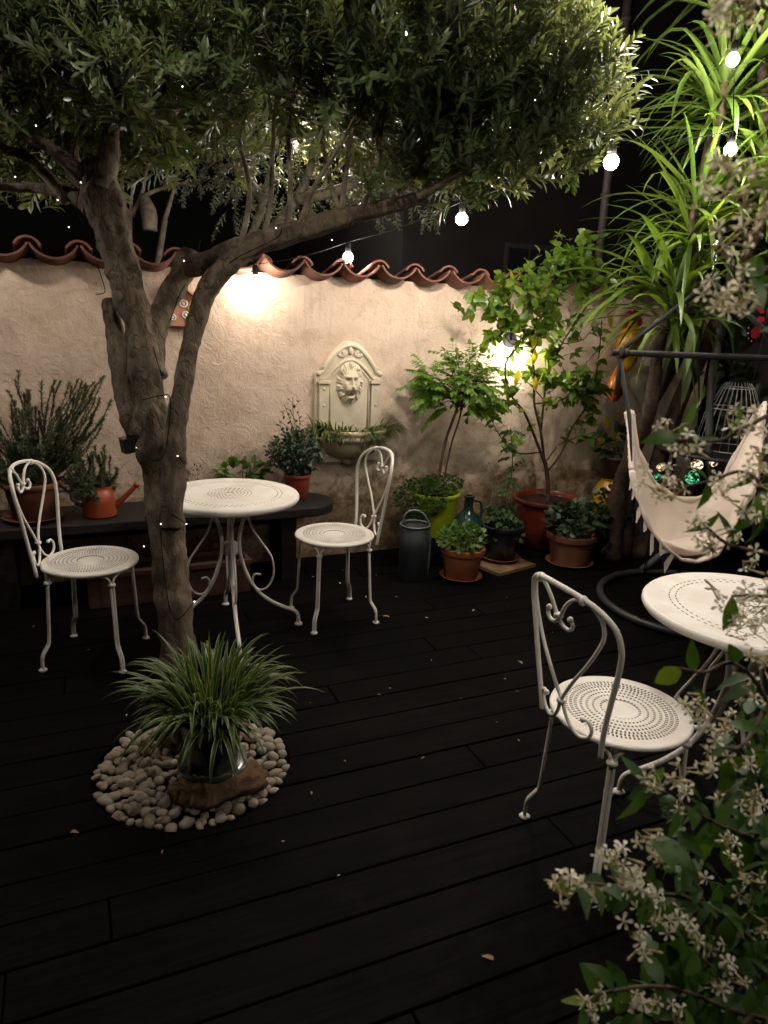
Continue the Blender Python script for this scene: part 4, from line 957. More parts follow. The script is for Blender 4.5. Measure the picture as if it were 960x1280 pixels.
# --- black pot with the tall thin plant, on a square slab
L = Vector((2.53, 3.78, .024)); t = thing('paving_slab', 'square brown slab lying on the deck under the black glazed pot', 'slab', (2.53, 3.76, 0))
b = MB(); b.box((2.50, 3.74, .012), (.17, .16, .010), Matrix.Rotation(R(14), 3, 'Z')); b.build('slab', M['rock'], t, smooth=False)
t = potted('tomato_plant', 'straggly tall green plant in a glossy black pot on a slab', L)
saucer(t, L, .125, M['terrabrown']); pot(t, L+UP*.006, .095, .130, .235, M['blackpot'], .014, .03)
b = MB(); stems(b, L+UP*.2, L+Vector((0, 0, .36)), (.12, .09, .09), 26, .002)
q = [L+UP*.21, L+Vector((.0, 0, .40)), W(640, 590, .42), W(640, 560, .42), W(638, 535, .42)]; b.tube(spline(q, 5), .003, 5, False)
for i in range(34): pinnate(b, L+Vector((rng.uniform(-.06, .06), rng.uniform(-.05, .05), rng.uniform(.24, .36))), Vector((rng.uniform(-1, 1), rng.uniform(-1, .8), rng.uniform(-.1, .8))), rng.uniform(.08, .14), 3, .042, .014, 1.2)
for i in range(20): pinnate(b, spline(q, 5)[rng.randint(6, 20)], Vector((rng.uniform(-1, 1), rng.uniform(-1, 1), .3)), .08, 3, .04, .013, 1.0)
b.build('foliage', M['mound'], t)
# --- red pot with lemon tree
L = Vector((3.02, 3.99, .002)); t = potted('lemon_tree', 'open branched lemon tree with broad green leaves in a large red glazed pot', L, 'tree')
b = MB(); b.lathe([(0, 0), (.14, 0), (.165, .02), (.215, .15), (.225, .25), (.212, .315), (.216, .325), (.242, .330), (.250, .342), (.246, .356), (.232, .360), (.218, .352), (.21, .32)], L, 44); b.f.pop(); b.m.pop(); b.build('pot', M['redglaze'], t, auto=50)
b = MB(); b.lathe([(0, .335), (.1, .333), (.215, .322)], L, 32); b.f.pop(); b.m.pop(); b.build('soil', M['soil'], t)
def wp(pts, o0, o1): return [W(x, y, o0+(o1-o0)*i/(len(pts)-1)) for i, (x, y) in enumerate(pts)]
LB = [([(684, 632), (685, 605), (681, 575)], .28, .28, .017, .014), ([(681, 580), (668, 545), (655, 515), (638, 492), (632, 455), (655, 420), (640, 390), (628, 360)], .28, .3, .010, .003), ([(680, 575), (676, 540), (668, 505), (668, 470), (665, 440), (668, 400), (655, 380), (665, 350)], .28, .34, .010, .003),
      ([(684, 590), (702, 565), (715, 535), (737, 500), (748, 450), (752, 400)], .28, .36, .009, .003), ([(676, 540), (680, 500), (685, 470), (702, 430), (722, 400), (737, 370), (722, 340)], .28, .24, .008, .003), ([(678, 565), (645, 566), (625, 545), (612, 520)], .28, .36, .006, .002),
      ([(684, 575), (700, 555), (718, 548), (735, 545)], .28, .34, .006, .002), ([(665, 440), (690, 400), (700, 360), (708, 330), (712, 308)], .3, .26, .006, .002), ([(668, 505), (700, 500), (722, 490), (738, 484)], .28, .4, .006, .002), ([(655, 420), (640, 430), (622, 402), (618, 385)], .3, .34, .005, .002),
      ([(702, 430), (728, 425), (742, 408)], .26, .3, .004, .002), ([(668, 400), (690, 375), (730, 350), (755, 355)], .3, .3, .004, .002), ([(655, 515), (630, 500), (605, 510), (585, 520)], .3, .36, .004, .002), ([(685, 470), (715, 470), (745, 440)], .25, .3, .004, .002), ([(680, 500), (650, 470), (625, 470)], .28, .2, .004, .002)]
b = MB(); lp = []
for pts, o0, o1, r0, r1 in LB:
    s_ = spline(wp(pts, o0, o1), 6); b.tube(s_, [r0+(r1-r0)*i/(len(s_)-1) for i in range(len(s_))], 8, wob=.1)
    if r1 < .01: lp.append(s_)
for i in range(150):                          # wiry twigs
    s_ = rng.choice(lp); k = rng.randint(2, len(s_)-1); p = s_[k]; e = p+Vector((rng.uniform(-.17, .17), rng.uniform(-.1, .08), rng.uniform(-.07, .17)))
    tw = spline([p, p.lerp(e, .5)+rdir()*.03, e], 4); b.tube(tw, .0016, 4, False); lp.append(tw)
b.build('branches', M['barkdark'], t)
b = MB(); LEM = ((0, .05), (.12, .55), (.35, 1), (.6, .95), (.85, .5), (1, 0))
for s_ in lp:
    big = len(s_) > 10
    for i in range(2 if not big else 8, len(s_)):
        if rng.random() < (.7 if not big else .6):
            for q in range(rng.randint(1, 2)):
                dd = (s_[i]-s_[i-1]).normalized(); b.leaf(s_[i], dd*.6+rdir(), UP*.7+rdir()*.7, rng.uniform(.05, .098), rng.uniform(.017, .028), LEM, .22, rng.uniform(0, .7))
for x, y in ((705, 300), (712, 318), (700, 330), (720, 322), (715, 335), (660, 345), (668, 350), (760, 365), (750, 355), (765, 340)):
    for k in range(3): b.leaf(W(x, y, .28)+rdir()*.02, rdir()+UP*.5, UP+rdir()*.5, .085, .026, LEM, .2, .3)
b.build('foliage', M['lemon'], t)
for x, y, dx, dz in ((606, 432, 0, -1), (648, 470, -.2, -1), (668, 478, .15, -1), (760, 400, .3, -.8), (668, 425, -.1, -1)):
    b = MB(); b.leaf(W(668 if x == 606 else x, y+12 if x == 606 else y, .36)+UP*.04, (dx, -.1, dz), (.2, -1, .1), .105, .026, LEM, .15, .1); b.build('yellow_leaf', M['lemony'], t)
# --- geranium pot
L = Vector((2.965, 3.62, .002)); t = potted('geranium_plant', 'dark lobed leaved plant in an aged terracotta pot beside the hammock chair', L)
pot(t, L, .115, .15, .215, M['terrabrown'], .014, .045); saucer(t, L-UP*.001, .15, M['terrabrown'])
b = MB(); stems(b, L+UP*.19, L+Vector((.02, 0, .28)), (.2, .13, .08), 26, .0025); bushy(b, L+Vector((.02, -.01, .30)), (.22, .14, .10), 240, .055, .026, RND, .3, .1, .3); b.build('foliage', M['dark'], t)
# --- right hand low shrubs
L = Vector((3.40, 3.75, .002)); t = potted('ivy_plant', 'dark ivy like plant in a black pot behind the hammock chair', L)
pot(t, L, .09, .12, .20, M['blackpot'], .006, .03); b = MB(); stems(b, L+UP*.18, L+Vector((0, 0, .3)), (.2, .15, .1), 20); bushy(b, L+Vector((0, 0, .30)), (.24, .17, .14), 240, .055, .022, RND, .2); b.build('foliage', M['dark'], t)
# --- yellow pot with maroon pot on top
L = Vector((3.60, 4.02, .002)); t = thing('yellow_urn', 'yellow glazed urn supporting a dark maroon flowerpot near the wall', 'urn', L)
b = MB(); b.lathe([(0, 0), (.07, 0), (.075, .04), (.11, .12), (.132, .24), (.128, .34), (.10, .41), (.075, .44), (.085, .452), (.07, .455), (.06, .43)], L, 36); b.f.pop(); b.m.pop(); b.build('body', M['yellow'], t, auto=60)
L2 = L+UP*.458; t = potted('foliage_plant', 'broad leaved plant in a dark maroon pot standing on the yellow urn', L2)
pot(t, L2, .085, .11, .16, M['maroon'], .006, .025); b = MB(); stems(b, L2+UP*.14, L2+UP*.26, (.14, .1, .08), 14); bushy(b, L2+UP*.25, (.17, .12, .11), 70, .095, .036, LEM, .4)
b.build('foliage', M['dark'], t)
for x, y in ((757, 520), (765, 535), (752, 545), (768, 550)): b = MB(); b.leaf(W(x, y, .2), (rng.uniform(-.5, .5), -.2, -1), (.1, -1, .2), .10, .032, LEM); b.build('yellow_leaf', M['lemony'], t)
# ------------------------------------------------------------------ glazed ornaments on the wall
p = W(786, 432, .11); t = thing('wall_ornament', 'yellow glazed drop shaped ornament with a red crest on the wall behind the yucca', 'ornament', p)
b = MB(); b.lathe([(0, -.19), (.03, -.18), (.07, -.12), (.095, -.03), (.09, .05), (.06, .12), (.045, .15), (.05, .17), (0, .175)], p, 28, sy=.8); b.build('body', M['yellow'], t, auto=60)
b = MB()
for dx, dz, s in ((-.03, .19, .045), (.03, .20, .05), (.065, .16, .035), (-.06, .15, .03)): b.sphere(p+Vector((dx, 0, dz)), s, 12, 8, sc=(.8, .6, 1.2))
b.build('crest', M['redc'], t)
p = W(770, 482, .12); t = thing('wall_ornament', 'orange glazed drop shaped ornament hanging under the yellow one', 'ornament', p)
b = MB(); b.lathe([(0, -.12), (.03, -.11), (.062, -.06), (.07, .0), (.05, .07), (.025, .11), (.012, .14), (0, .145)], p, 24, sy=.8); b.build('body', M['orange'], t, auto=60)
b = MB(); b.tube([p+UP*.14, p+Vector((0, .02, .20)), Vector((p.x, WY-.015, p.z+.21))], .004, 6); b.build('hook', M['blackmetal'], t)

# ------------------------------------------------------------------ wall lamp behind the lemon tree
p = W(650, 446, .15); t = thing('wall_lamp', 'bare lit bulb on a small black wall bracket behind the lemon tree leaves', 'lamp', p)
b = MB(); b.lathe([(0, 0), (.05, 0), (.05, .012), (0, .014)], (0, 0, 0), 24); b.v = [Vector((p.x+v.x, WY-.012-v.z+.014-.014, p.z+.10+v.y)) for v in b.v]; b.build('backplate', M['blackmetal'], t, auto=40)
b = MB(); b.tube(spline([Vector((p.x, WY-.015, p.z+.10)), Vector((p.x, WY-.09, p.z+.105)), Vector((p.x, p.y, p.z+.075))], 6), .007, 8); b.lathe([(0, .035), (.018, .035), (.019, .07), (.012, .08), (0, .08)], p, 16); b.build('bracket', M['blackmetal'], t)
b = MB(); b.sphere(p, .033, 16, 10, sc=(1, 1, 1.1)); b.build('bulb', M['bulblamp'], t)

# ------------------------------------------------------------------ string of bulbs
BP = [W(319, 351, .135), D(435, 322, 4.2), D(577, 274, 3.75), D(764, 203, 2.98), D(913, 187, 3.65), D(916, 75, 3.6)]
OV = [D(835, -45, 2.32), Vector((1.15, 2.15, 3.12)), Vector((.12, 1.72, 2.72)), D(507, 44, 3.3), Vector((3.0, .2, 3.2)), Vector((-.85, 3.72, 2.2)),
      Vector((1.2, -.05, 2.4))]  # all but one are out of view, added overhead to supply fill light
t = thing('string_lights', 'black cable of bare white bulbs strung from the wall across the courtyard, carried on out of view by added fill bulbs', 'lights', (2.2, 3.4, 2.2))
def socket(p, m):
    b = MB(); b.lathe([(0, .028), (.015, .028), (.017, .04), (.016, .075), (.010, .085), (0, .086)], p, 14); s_ = b.build('socket', M['cable'], t, auto=50)
    b = MB(); b.lathe([(0, -.030), (.012, -.0275), (.0215, -.021), (.028, -.010), (.030, .001), (.0275, .013), (.020, .023), (.0145, .028), (.014, .032), (0, .033)], p, 16); b.build('bulb', m, s_)
for i, p in enumerate(BP): socket(p, M['bulbwarm'] if i == 0 else M['bulb'])
for p in OV: socket(p, M['bulb'])
def sag(a, c, s):
    return [a.lerp(c, k/10)-UP*(4*s*(k/10)*(1-k/10)) for k in range(11)]
tops = [p+UP*.088 for p in BP]
E_ = UP*.088; PO = Vector((2.6, 2.5, 3.1)); path = [Vector((.86, WY-.10, 1.79))]+tops+[PO, OV[0]+E_, OV[1]+E_, OV[2]+E_, Vector((-1.6, 1.6, 3.2))]
b = MB()
for a, c in zip(path[:-1], path[1:]): b.tube(sag(a, c, .02), .0024, 6, False)
for a, c in ((PO, OV[4]+E_), (OV[4]+E_, Vector((2.9, -.3, 3.2))), (OV[4]+E_, OV[6]+E_), (OV[6]+E_, Vector((-.6, -1.6, 3.2))), (PO, OV[3]+E_), (OV[3]+E_, Vector((.1, 3.3, 2.75))), (Vector((.1, 3.3, 2.75)), OV[5]+E_), (OV[5]+E_, Vector((-2.6, 3.9, 2.6)))): b.tube(sag(a, c, .04), .0024, 6, False)
b.build('cable', M['cable'], t)
# ------------------------------------------------------------------ yucca
Y0 = Vector((3.32, 3.62, 0)); t = thing('yucca_tree', 'tall multi headed yucca with long arching sword leaves behind the hammock chair', 'tree', Y0)
b = MB()
heads = [(D(905, 118, 4.05), 130, .55), (D(868, 270, 4.15), 105, .58), (D(842, 372, 4.2), 62, .58), (D(965, 215, 4.1), 80, .55), (D(950, 40, 4.0), 70, .55), (D(905, -60, 4.1), 60, .6)]
for pts, r in (([Y0, Y0+Vector((-.05, -.05, .5)), D(810, 520, 4.3), D(822, 440, 4.28), heads[2][0]], (.075, .055, .042, .035, .03)),
               ([Y0+Vector((.1, .02, 0)), Y0+Vector((.06, .0, .8)), D(858, 420, 4.3), D(866, 330, 4.2), heads[1][0], D(885, 190, 4.1), heads[0][0], heads[5][0]], (.07, .05, .04, .034, .03, .028, .026, .022)),
               ([Y0+Vector((.2, -.05, 0)), Y0+Vector((.25, -.1, .9)), D(930, 330, 4.2), heads[3][0], D(955, 120, 4.05), heads[4][0]], (.07, .05, .04, .032, .028, .024))):
    b.tube(spline(pts, 8), lerps(list(r), 8), 14, wob=.3)
b.build('trunk', M['barkdark'], t)
b = MB()
for c, n, Lf in heads:
    for i in range(n):
        el = R(rng.triangular(-45, 85, 25)); a = rng.random()*6.283; d = Vector((math.cos(a)*math.cos(el), math.sin(a)*math.cos(el), math.sin(el)))
        k = (rng.uniform(.3, .7), rng.uniform(1.5, 5)) if rng.random() < .28 else None
        b.strap(c+UP*rng.uniform(-.22, .1)+d*.03, d, Lf*rng.uniform(.65, 1.2), rng.uniform(.012, .021), rng.uniform(.2, 1.1), 9, fold=.35, base=.75, kink=k, twist=rng.uniform(-.3, .3))
for i in range(11):                          # hanging lower leaves
    c = D(rng.uniform(825, 880), rng.uniform(380, 410), 4.2+rng.uniform(-.1, .15)); b.strap(c, (rng.uniform(-.5, .4), rng.uniform(-.4, .2), -.4), rng.uniform(.4, .7), rng.uniform(.022, .032), 2.2, 8, fold=.3)
for i in range(20):
    c = D(rng.uniform(800, 850), rng.uniform(330, 400), 4.15+rng.uniform(-.1, .1)); b.strap(c, (-1+rng.uniform(-.3, .5), rng.uniform(-.5, .3), rng.uniform(-.1, .8)), rng.uniform(.4, .65), rng.uniform(.016, .025), rng.uniform(.5, 1.6), 8, fold=.35)
b.build('foliage', M['yucca'], t)

# ------------------------------------------------------------------ hammock chair and its stand
HC = G(862, 757); t = thing('hammock_stand', 'dark steel stand with ring base and a hooked pole carrying the hammock chair', 'stand', HC)
b = MB(); b.tube([HC+Vector((.50*math.cos(a), .50*math.sin(a), .022)) for a in [2*math.pi*k/56 for k in range(56)]], .022, 12, closed=True); b.build('ring_base', M['darkgrey'], t)
b = MB(); pole = [HC+Vector((.10, .50, .03)), D(884, 640, 4.42), D(886, 560, 4.36), D(889, 480, 4.30), D(899, 420, 4.2), D(911, 370, 4.05), D(914, 335, 3.92), D(908, 314, 3.84), D(896, 306, 3.78)]
b.tube(spline(pole, 8), lerps([.024, .024, .023, .022, .021, .021, .021, .021, .021], 8), 14); b.build('pole', M['greymetal'], t)
b = MB(); q = pole[-1]; b.sphere(q, .0225, 12, 8); b.tube([q, q-UP*.035], .006, 8); b.build('hook_eye', M['steel'], t)
HK = q-UP*.03
h = thing('hammock_chair', 'cream canvas hammock chair hanging from a black spreader bar', 'hammock chair', HK)
b = MB()
def link(c, w, hh, ax):
    return [c+ax*(w*math.cos(a))+UP*(hh*math.sin(a)) for a in [2*math.pi*k/20 for k in range(20)]]
b.tube(link(HK-UP*.028, .011, .034, Vector((1, 0, 0))), .0035, 6, closed=True); b.tube(link(HK-UP*.085, .013, .036, Vector((.7, .7, 0))), .004, 6, closed=True); b.tube(link(HK-UP*.125, .017, .017, Vector((1, 0, 0))), .004, 6, closed=True); b.build('carabiner', M['steel'], h)
AP = HK-UP*.145
BL, BRr = D(765, 440.5, 3.74), D(1003, 449.5, 3.70)
b = MB(); b.tube([BL, BRr], .0165, 14); bar = b.build('spreader_bar', M['blackmetal'], h, auto=60)
for e, s in ((BL, 1), (BRr, -1)):
    dd = (BRr-BL).normalized()*s; b = MB(); b.tube([e+dd*.055, e+dd*.062, e+dd*.078, e+dd*.085], [.018, .024, .024, .018], 14); b.build('end_collar', M['blackmetal'], bar)
KL, KR = BL.lerp(BRr, .05), BRr.lerp(BL, .04)
for k_ in (KL, KR):
    b = MB(); b.tube([AP, AP.lerp(k_, .5)+UP*.004, k_+UP*.015], .011, 8); b.tube([k_+UP*.02+(BRr-BL).normalized()*(.026*math.cos(a))*.5+Vector((0, .022*math.cos(a), .022*math.sin(a)-.02)) for a in [2*math.pi*k/16 for k in range(16)]], .011, 8, closed=True); b.build('suspension_rope', M['rope'], h)
# sling: back hem (far) and front hem (near), swept between them
backhem = [D(786, 514, 3.72), D(797, 560, 3.72), D(816, 600, 3.74), D(840, 619, 3.76), D(866, 624, 3.77), D(893, 610, 3.76), D(915, 578, 3.74), D(938, 535, 3.72), D(957, 505, 3.71)]
fronthem = [D(790, 588, 3.50), D(800, 630, 3.46), D(818, 668, 3.43), D(840, 692, 3.42), D(866, 703, 3.42), D(893, 694, 3.42), D(914, 668, 3.42), D(932, 632, 3.44), D(945, 600, 3.46)]
bh, fh = spline(backhem, 6), spline(fronthem, 6); nu = len(bh); nv = 26
b = MB(); vs = []; fs = []; grid = []
for i in range(nu):
    row = []; s_ = i/(nu-1); mid = math.sin(math.pi*s_)
    for j in range(nv+1):
        v = j/nv; p = bh[i].lerp(fh[i], v)
        p = p-UP*(.14*mid*math.sin(math.pi*v)**.9*(1-.35*v))+Vector((0, 1, 0))*(.03*mid*math.sin(math.pi*v))
        w_ = .008*noise.noise(Vector((s_*13, v*7, 5)))+.013*noise.noise(Vector((s_*9, v*2.2, 3)))+.007*math.sin(s_*34+v*3)*(1-mid*.7)+.006*noise.noise(Vector((s_*24, v*5, 9)))+.004*math.sin(v*17+s_*9)*mid
        row.append(p+Vector((0, .35, 1)).normalized()*w_)
    grid.append(row)
for row in grid: vs += row
for i in range(nu-1):
    for j in range(nv): fs.append((i*(nv+1)+j, i*(nv+1)+j+1, (i+1)*(nv+1)+j+1, (i+1)*(nv+1)+j))
b.add(vs, fs); o = b.build('sling', M['canvas'], h); o.modifiers.new('s', 'SOLIDIFY').thickness = .004
for nm, hm, rr in (('back_hem', bh, .017), ('front_hem', [g[-1] for g in grid], .012)):
    b = MB(); n_ = len(hm); b.tube(hm, [rr*(.75+.25*math.sin(i*.9)+(.5 if i < 6 or i > n_-7 else 0)) for i in range(n_)], 8, wob=.2); b.build(nm, M['canvas'], o)
for s_, i0 in ((-1, 0), (1, nu-1)):          # rolled side channels
    b = MB(); b.tube(grid[i0], .015, 8, wob=.3); b.build('side_channel', M['canvas'], o)
# cushion lying in the seat
b = MB()
c_ = grid[nu//2][17]; b.sphere((0, 0, 0), 1, 26, 12)
b.v = [Vector((math.copysign(abs(v.x)**.6, v.x)*.17, math.copysign(abs(v.y)**.6, v.y)*.11, v.z*.030+.010*noise.noise(v*2.4+Vector((1, 5, 2)))+.05*v.x*v.x-.012*v.y))+c_+Vector((.015, .01, .040)) for v in b.v]
tag(b.build('cushion', M['canvas'], loc=c_), 'flat crumpled cream cushion lying in the hammock chair', 'cushion')
# cords from bar knots to the sling sides, white tabs and black pointed fringe
for s_, kn, i0 in ((-1, KL, 0), (1, KR, nu-1)):
    b = MB()
    for j in range(0, nv+1, 2): b.tube([kn-UP*.015, kn.lerp(grid[i0][j], .55)+Vector((0, (j/nv-.5)*-.05, 0)), grid[i0][j]], .0042, 5)
    b.tube([kn, kn-UP*.10, kn-UP*.22], [.014, .013, .011], 8)
    b.build('cords', M['rope'], h)
b = MB()
for k in range(13):
    i = 1+int(k*1.4); p = fh[i]-UP*.004; L_ = .075+.03*math.sin(k*1.7); w_ = .028
    d_ = (fh[i+1]-fh[i]).normalized(); n_ = Vector((0, -1, 0)); q = p-UP*L_+Vector((-.010, -.004, 0))
    b.add([p-d_*w_+n_*.006, p+d_*w_+n_*.006, q+n_*.002, p-d_*w_-n_*.002, p+d_*w_-n_*.002, q-n_*.004], [(0, 1, 2), (5, 4, 3), (0, 3, 4, 1), (1, 4, 5, 2), (2, 5, 3, 0)], k % 2)
b.build('fringe', [M['canvas'], M['blackcloth']], h, smooth=False)
b = MB()
for k in range(9):
    i = nu-3-int(k*2.2); p = fh[i]-UP*.004; w_ = .018; d_ = (fh[i-1]-fh[i]).normalized(); n_ = Vector((0, -1, 0)); q = p-UP*.05
    b.add([p-d_*w_+n_*.006, p+d_*w_+n_*.006, q+n_*.002, p-d_*w_-n_*.002, p+d_*w_-n_*.002, q-n_*.004], [(0, 1, 2), (5, 4, 3), (0, 3, 4, 1), (1, 4, 5, 2), (2, 5, 3, 0)], 1)
b.build('fringe', [M['canvas'], M['blackcloth']], h, smooth=False)

# ------------------------------------------------------------------ things behind the hammock
top, bot = D(925, 478, 4.45), D(908, 562, 4.45); c = Vector(((top.x+bot.x)/2, (top.y+bot.y)/2, 0))
t = thing('wire_cage', 'tapered pale wire cage standing in the dark behind the hammock chair', 'cage', Vector((c.x, c.y, bot.z)))
b = MB(); h_ = top.z-bot.z; r0, r1 = .20, .095; 
for k in range(26):
    a = 2*math.pi*k/26; e = Vector((math.cos(a), math.sin(a), 0)); b.tube([Vector((c.x, c.y, bot.z))+e*r0, Vector((c.x, c.y, bot.z+h_*.5))+e*(r0*.56+r1*.44+.012), Vector((c.x, c.y, top.z-.03))+e*r1, Vector((c.x, c.y, top.z))+e*r1*.75], .0018, 4)
b.build('wires', M['wire'], t)
for z, r in ((bot.z, r0), (bot.z+h_*.62, .155), (top.z-.03, r1)):
    b = MB(); b.tube([Vector((c.x+r*math.cos(a), c.y+r*math.sin(a), z)) for a in [2*math.pi*k/36 for k in range(36)]], .003, 6, closed=True); b.build('hoop', M['wire'], t)
st_ = thing('side_table', 'low black metal table carrying the wire cage and glowing globes', 'table', (c.x, c.y, 0))
b = MB(); b.lathe([(0, bot.z-.028), (.42, bot.z-.028), (.425, bot.z-.018), (.42, bot.z-.005), (0, bot.z-.005)], (c.x, c.y, 0), 40); b.build('top', M['blackmetal'], st_, auto=40)
for k in range(3):
    a = 2*math.pi*k/3+.4; b = MB(); b.tube([(c.x+.3*math.cos(a), c.y+.3*math.sin(a), bot.z-.02), (c.x+.34*math.cos(a), c.y+.34*math.sin(a), .002)], .012, 8); b.build('leg', M['blackmetal'], st_)
for x, y, r, m, lab in ((871, 581, .036, 'glow', 'amber glowing crackle glass globe left of the hammock pole, behind the canvas sling'), (892, 578, .026, 'glow', 'small amber glowing glass globe right of the hammock pole'), (865, 597, .042, 'glowg', 'green glinting glass globe just below the amber one'), (826, 584, .024, 'glow', 'small amber glowing globe beside the left edge of the hammock sling'), (822, 596, .024, 'glowg', 'small green glinting glass globe at the left edge of the hammock sling')):
    p = D(x, y, 4.35); t = thing('globe_light', lab, 'light', p, 'glowing glass globes behind the hammock chair')
    b = MB(); b.sphere(p, r, 14, 9); b.v = [p+(v-p)*(1+.10*noise.noise(v*55)) for v in b.v]; o = b.build('globe', M[m], t, smooth=False)
    b = MB(); b.lathe([(0, -.012), (.016, -.012), (.016, .002), (0, .004)], p-UP*r, 12); b.tube([p-UP*(r+.01), Vector((p.x, p.y, .002))], .004, 6); b.build('stake', M['blackmetal'], t)
# butterfly ornament
p = D(958, 398, 4.3); t = thing('butterfly_ornament', 'red butterfly ornament with black white dotted wing tips at the right edge', 'ornament', p)
def wing(pts, m, z, th=.003):
    b = MB(); b.prism(pts, 0, 1, xf=lambda v: Vector((p.x+v.x, p.y-.004*z+.10*abs(v.x)-th*v.z, p.z+v.y))); return b.build('wing', M[m], t, smooth=False)
for s in (-1, 1):
    w0 = wing([(s*x, z) for x, z in ((.006, .02), (.05, .11), (.115, .165), (.165, .165), (.175, .12), (.15, .06), (.09, .015), (.10, -.02), (.135, -.07), (.12, -.13), (.07, -.145), (.02, -.09), (.006, -.03))], 'blackmetal', 0)
    for poly in (((.03, .03), (.07, .10), (.11, .13), (.13, .11), (.10, .06), (.06, .025)), ((.02, .005), (.06, .01), (.085, -.01), (.06, -.03), (.02, -.02)), ((.025, -.04), (.07, -.045), (.105, -.075), (.095, -.115), (.06, -.12), (.03, -.085))):
        b = MB(); b.prism([(s*x, z) for x, z in poly], 0, 1, xf=lambda v: Vector((p.x+v.x, p.y-.006+.10*abs(v.x)-.003*v.z, p.z+v.y))); b.build('red_patch', M['redwing'], w0, smooth=False)
    b = MB()
    for x, z in ((.125, .152), (.15, .145), (.162, .12), (.150, .085), (.135, .135), (.128, -.06), (.125, -.09), (.115, -.118), (.09, -.135)): b.sphere((p.x+s*x, p.y-.008+.10*x, p.z+z), .0055, 8, 5, sc=(1, .5, 1))
    b.build('dots', M['whitepaint'], w0)
b = MB(); b.tube([p+UP*.06, p+UP*.03, p-UP*.08], [.006, .011, .006], 8); b.tube([p-UP*.07, p+Vector((0, .03, -.6)), p+Vector((0, .03, 0))*1-UP*(p.z-.002)], .004, 6); b.build('body', M['blackmetal'], t)

# ------------------------------------------------------------------ fence and climber at the right
t = thing('side_fence', 'dark timber board fence along the right side of the courtyard', 'fence', (5.05, 2.4, 0))
for k in range(17):
    y = 4.45-k*.30; b = MB(); b.box((5.05, y-.14, 1.05), (.012, .143, 1.05)); b.build('board', M['fence'], t, smooth=False)
for z in (.4, 1.7): b = MB(); b.box((5.085, 2.0, z), (.022, 2.5, .04)); b.build('rail', M['fence'], t, smooth=False)
b = MB()
for i in range(4200):
    x = 4.98-abs(rng.gauss(0, .16)); y = rng.uniform(1.2, 4.3); z = rng.uniform(.1, 2.3)
    if noise.noise(Vector((x, y*1.7, z*1.7))) < -.12: continue
    b.leaf((x, y, z), Vector((-.6, rng.uniform(-.8, .5), -.5))+rdir()*.6, Vector((-1, -.5, .6))+rdir()*.5, rng.uniform(.05, .10), rng.uniform(.014, .028), LEM, .2, .3)
tag(b.build('climbing_plant', M['hedge'], loc=(4.85, 2.8, 0)), 'dark mass of climbing foliage covering the fence behind the hammock chair', 'climber')

# ------------------------------------------------------------------ house behind, neighbour tree
hs = thing('house', 'dark rendered house behind the garden wall with a grey downpipe', 'house', (7.2, 7.0, 0))
b = MB(); b.box((7.75, 9.0, 3.4), (4.55, 2.0, 3.56)); b.build('wall', M['facade'], hs, smooth=False)
b = MB(); b.tube([(5.61, 6.93, -.1), (5.61, 6.93, 6.9)], .045, 14); dp = b.build('downpipe', M['pipe'], hs)
for z in (1.2, 2.9, 4.6): b = MB(); b.tube([(5.61, 6.93, z-.02), (5.61, 6.93, z+.02)], .056, 14); b.build('bracket', M['pipe'], dp)
w0, w1 = W(640, 318, -2.7), W(692, 350, -2.7)
b = MB(); b.box((w0.x+.22, 6.985, 1.85), (.30, .012, .48)); wn = b.build('window', M['fence'], hs, smooth=False)
for s in (-1, 1): b = MB(); b.box((w0.x+.22+s*.14, 6.97, 1.85), (.125, .004, .43)); b.build('pane', M['glass'], wn, smooth=False)
b = MB(); b.box((w0.x+.22, 6.955, 1.34), (.36, .04, .025)); b.build('sill', M['pipe'], wn, smooth=False)
NB = Vector((1.35, 5.75, 0)); t = thing('neighbour_tree', 'silvery leaved olive tree standing behind the garden wall', 'tree', NB)
b = MB()
for pts in ([(268, 420, 6.2), (300, 330, 6.1), (330, 250, 6.0), (345, 160, 5.9)], [(300, 330, 6.1), (370, 250, 6.0), (400, 170, 5.9)], [(330, 250, 6.0), (290, 200, 6.0), (270, 140, 5.9)], [(370, 250, 6.0), (440, 230, 5.9), (480, 180, 5.9)]):
    b.tube(spline(poly_px(pts), 6), lerps([.05, .04, .03, .015][:len(pts)], 6), 8, wob=.1)
b.tube([NB, poly_px([(268, 420, 6.2)])[0]], [.08, .05], 10); b.build('trunk', M['barkthin'], t)
b = MB()
for x, y, r, n in ((300, 205, .42, 110), (370, 190, .45, 120), (440, 205, .42, 115), (500, 195, .40, 95), (330, 140, .5, 110), (420, 130, .5, 110), (550, 210, .30, 40), (250, 200, .3, 45)):
    c = D(x, y, 5.9)
    for i in range(int(n*.8)):
        e = rv(); shoot(b, c+e*r, (e+UP*.2-UP*.5*rng.random()+rdir()*.5).normalized(), rng.uniform(.12, .28), .055, .0065, OST, .1, .002, .02)
b.build('crown', [M['olivebg'], M['barkthin']], t)
t = thing('neighbour_shrub', 'bare pruned shrub with pale upright stems behind the wall left of the trunk fork', 'shrub', (.2, 5.2, 0))
b = MB()
for pts in ([(163, 340, 5.2), (163, 280, 5.2), (166, 220, 5.15), (172, 165, 5.1)], [(165, 270, 5.2), (178, 240, 5.2), (186, 205, 5.15), (205, 180, 5.1)], [(178, 246, 5.2), (200, 236, 5.2), (232, 228, 5.1)], [(206, 275, 5.2), (215, 245, 5.2), (222, 215, 5.1), (232, 190, 5.1)], [(150, 330, 5.2), (155, 270, 5.2), (152, 220, 5.2)]):
    b.tube(spline(poly_px(pts), 6), lerps([.018, .013, .009, .005][:len(pts)], 6), 7, wob=.1)
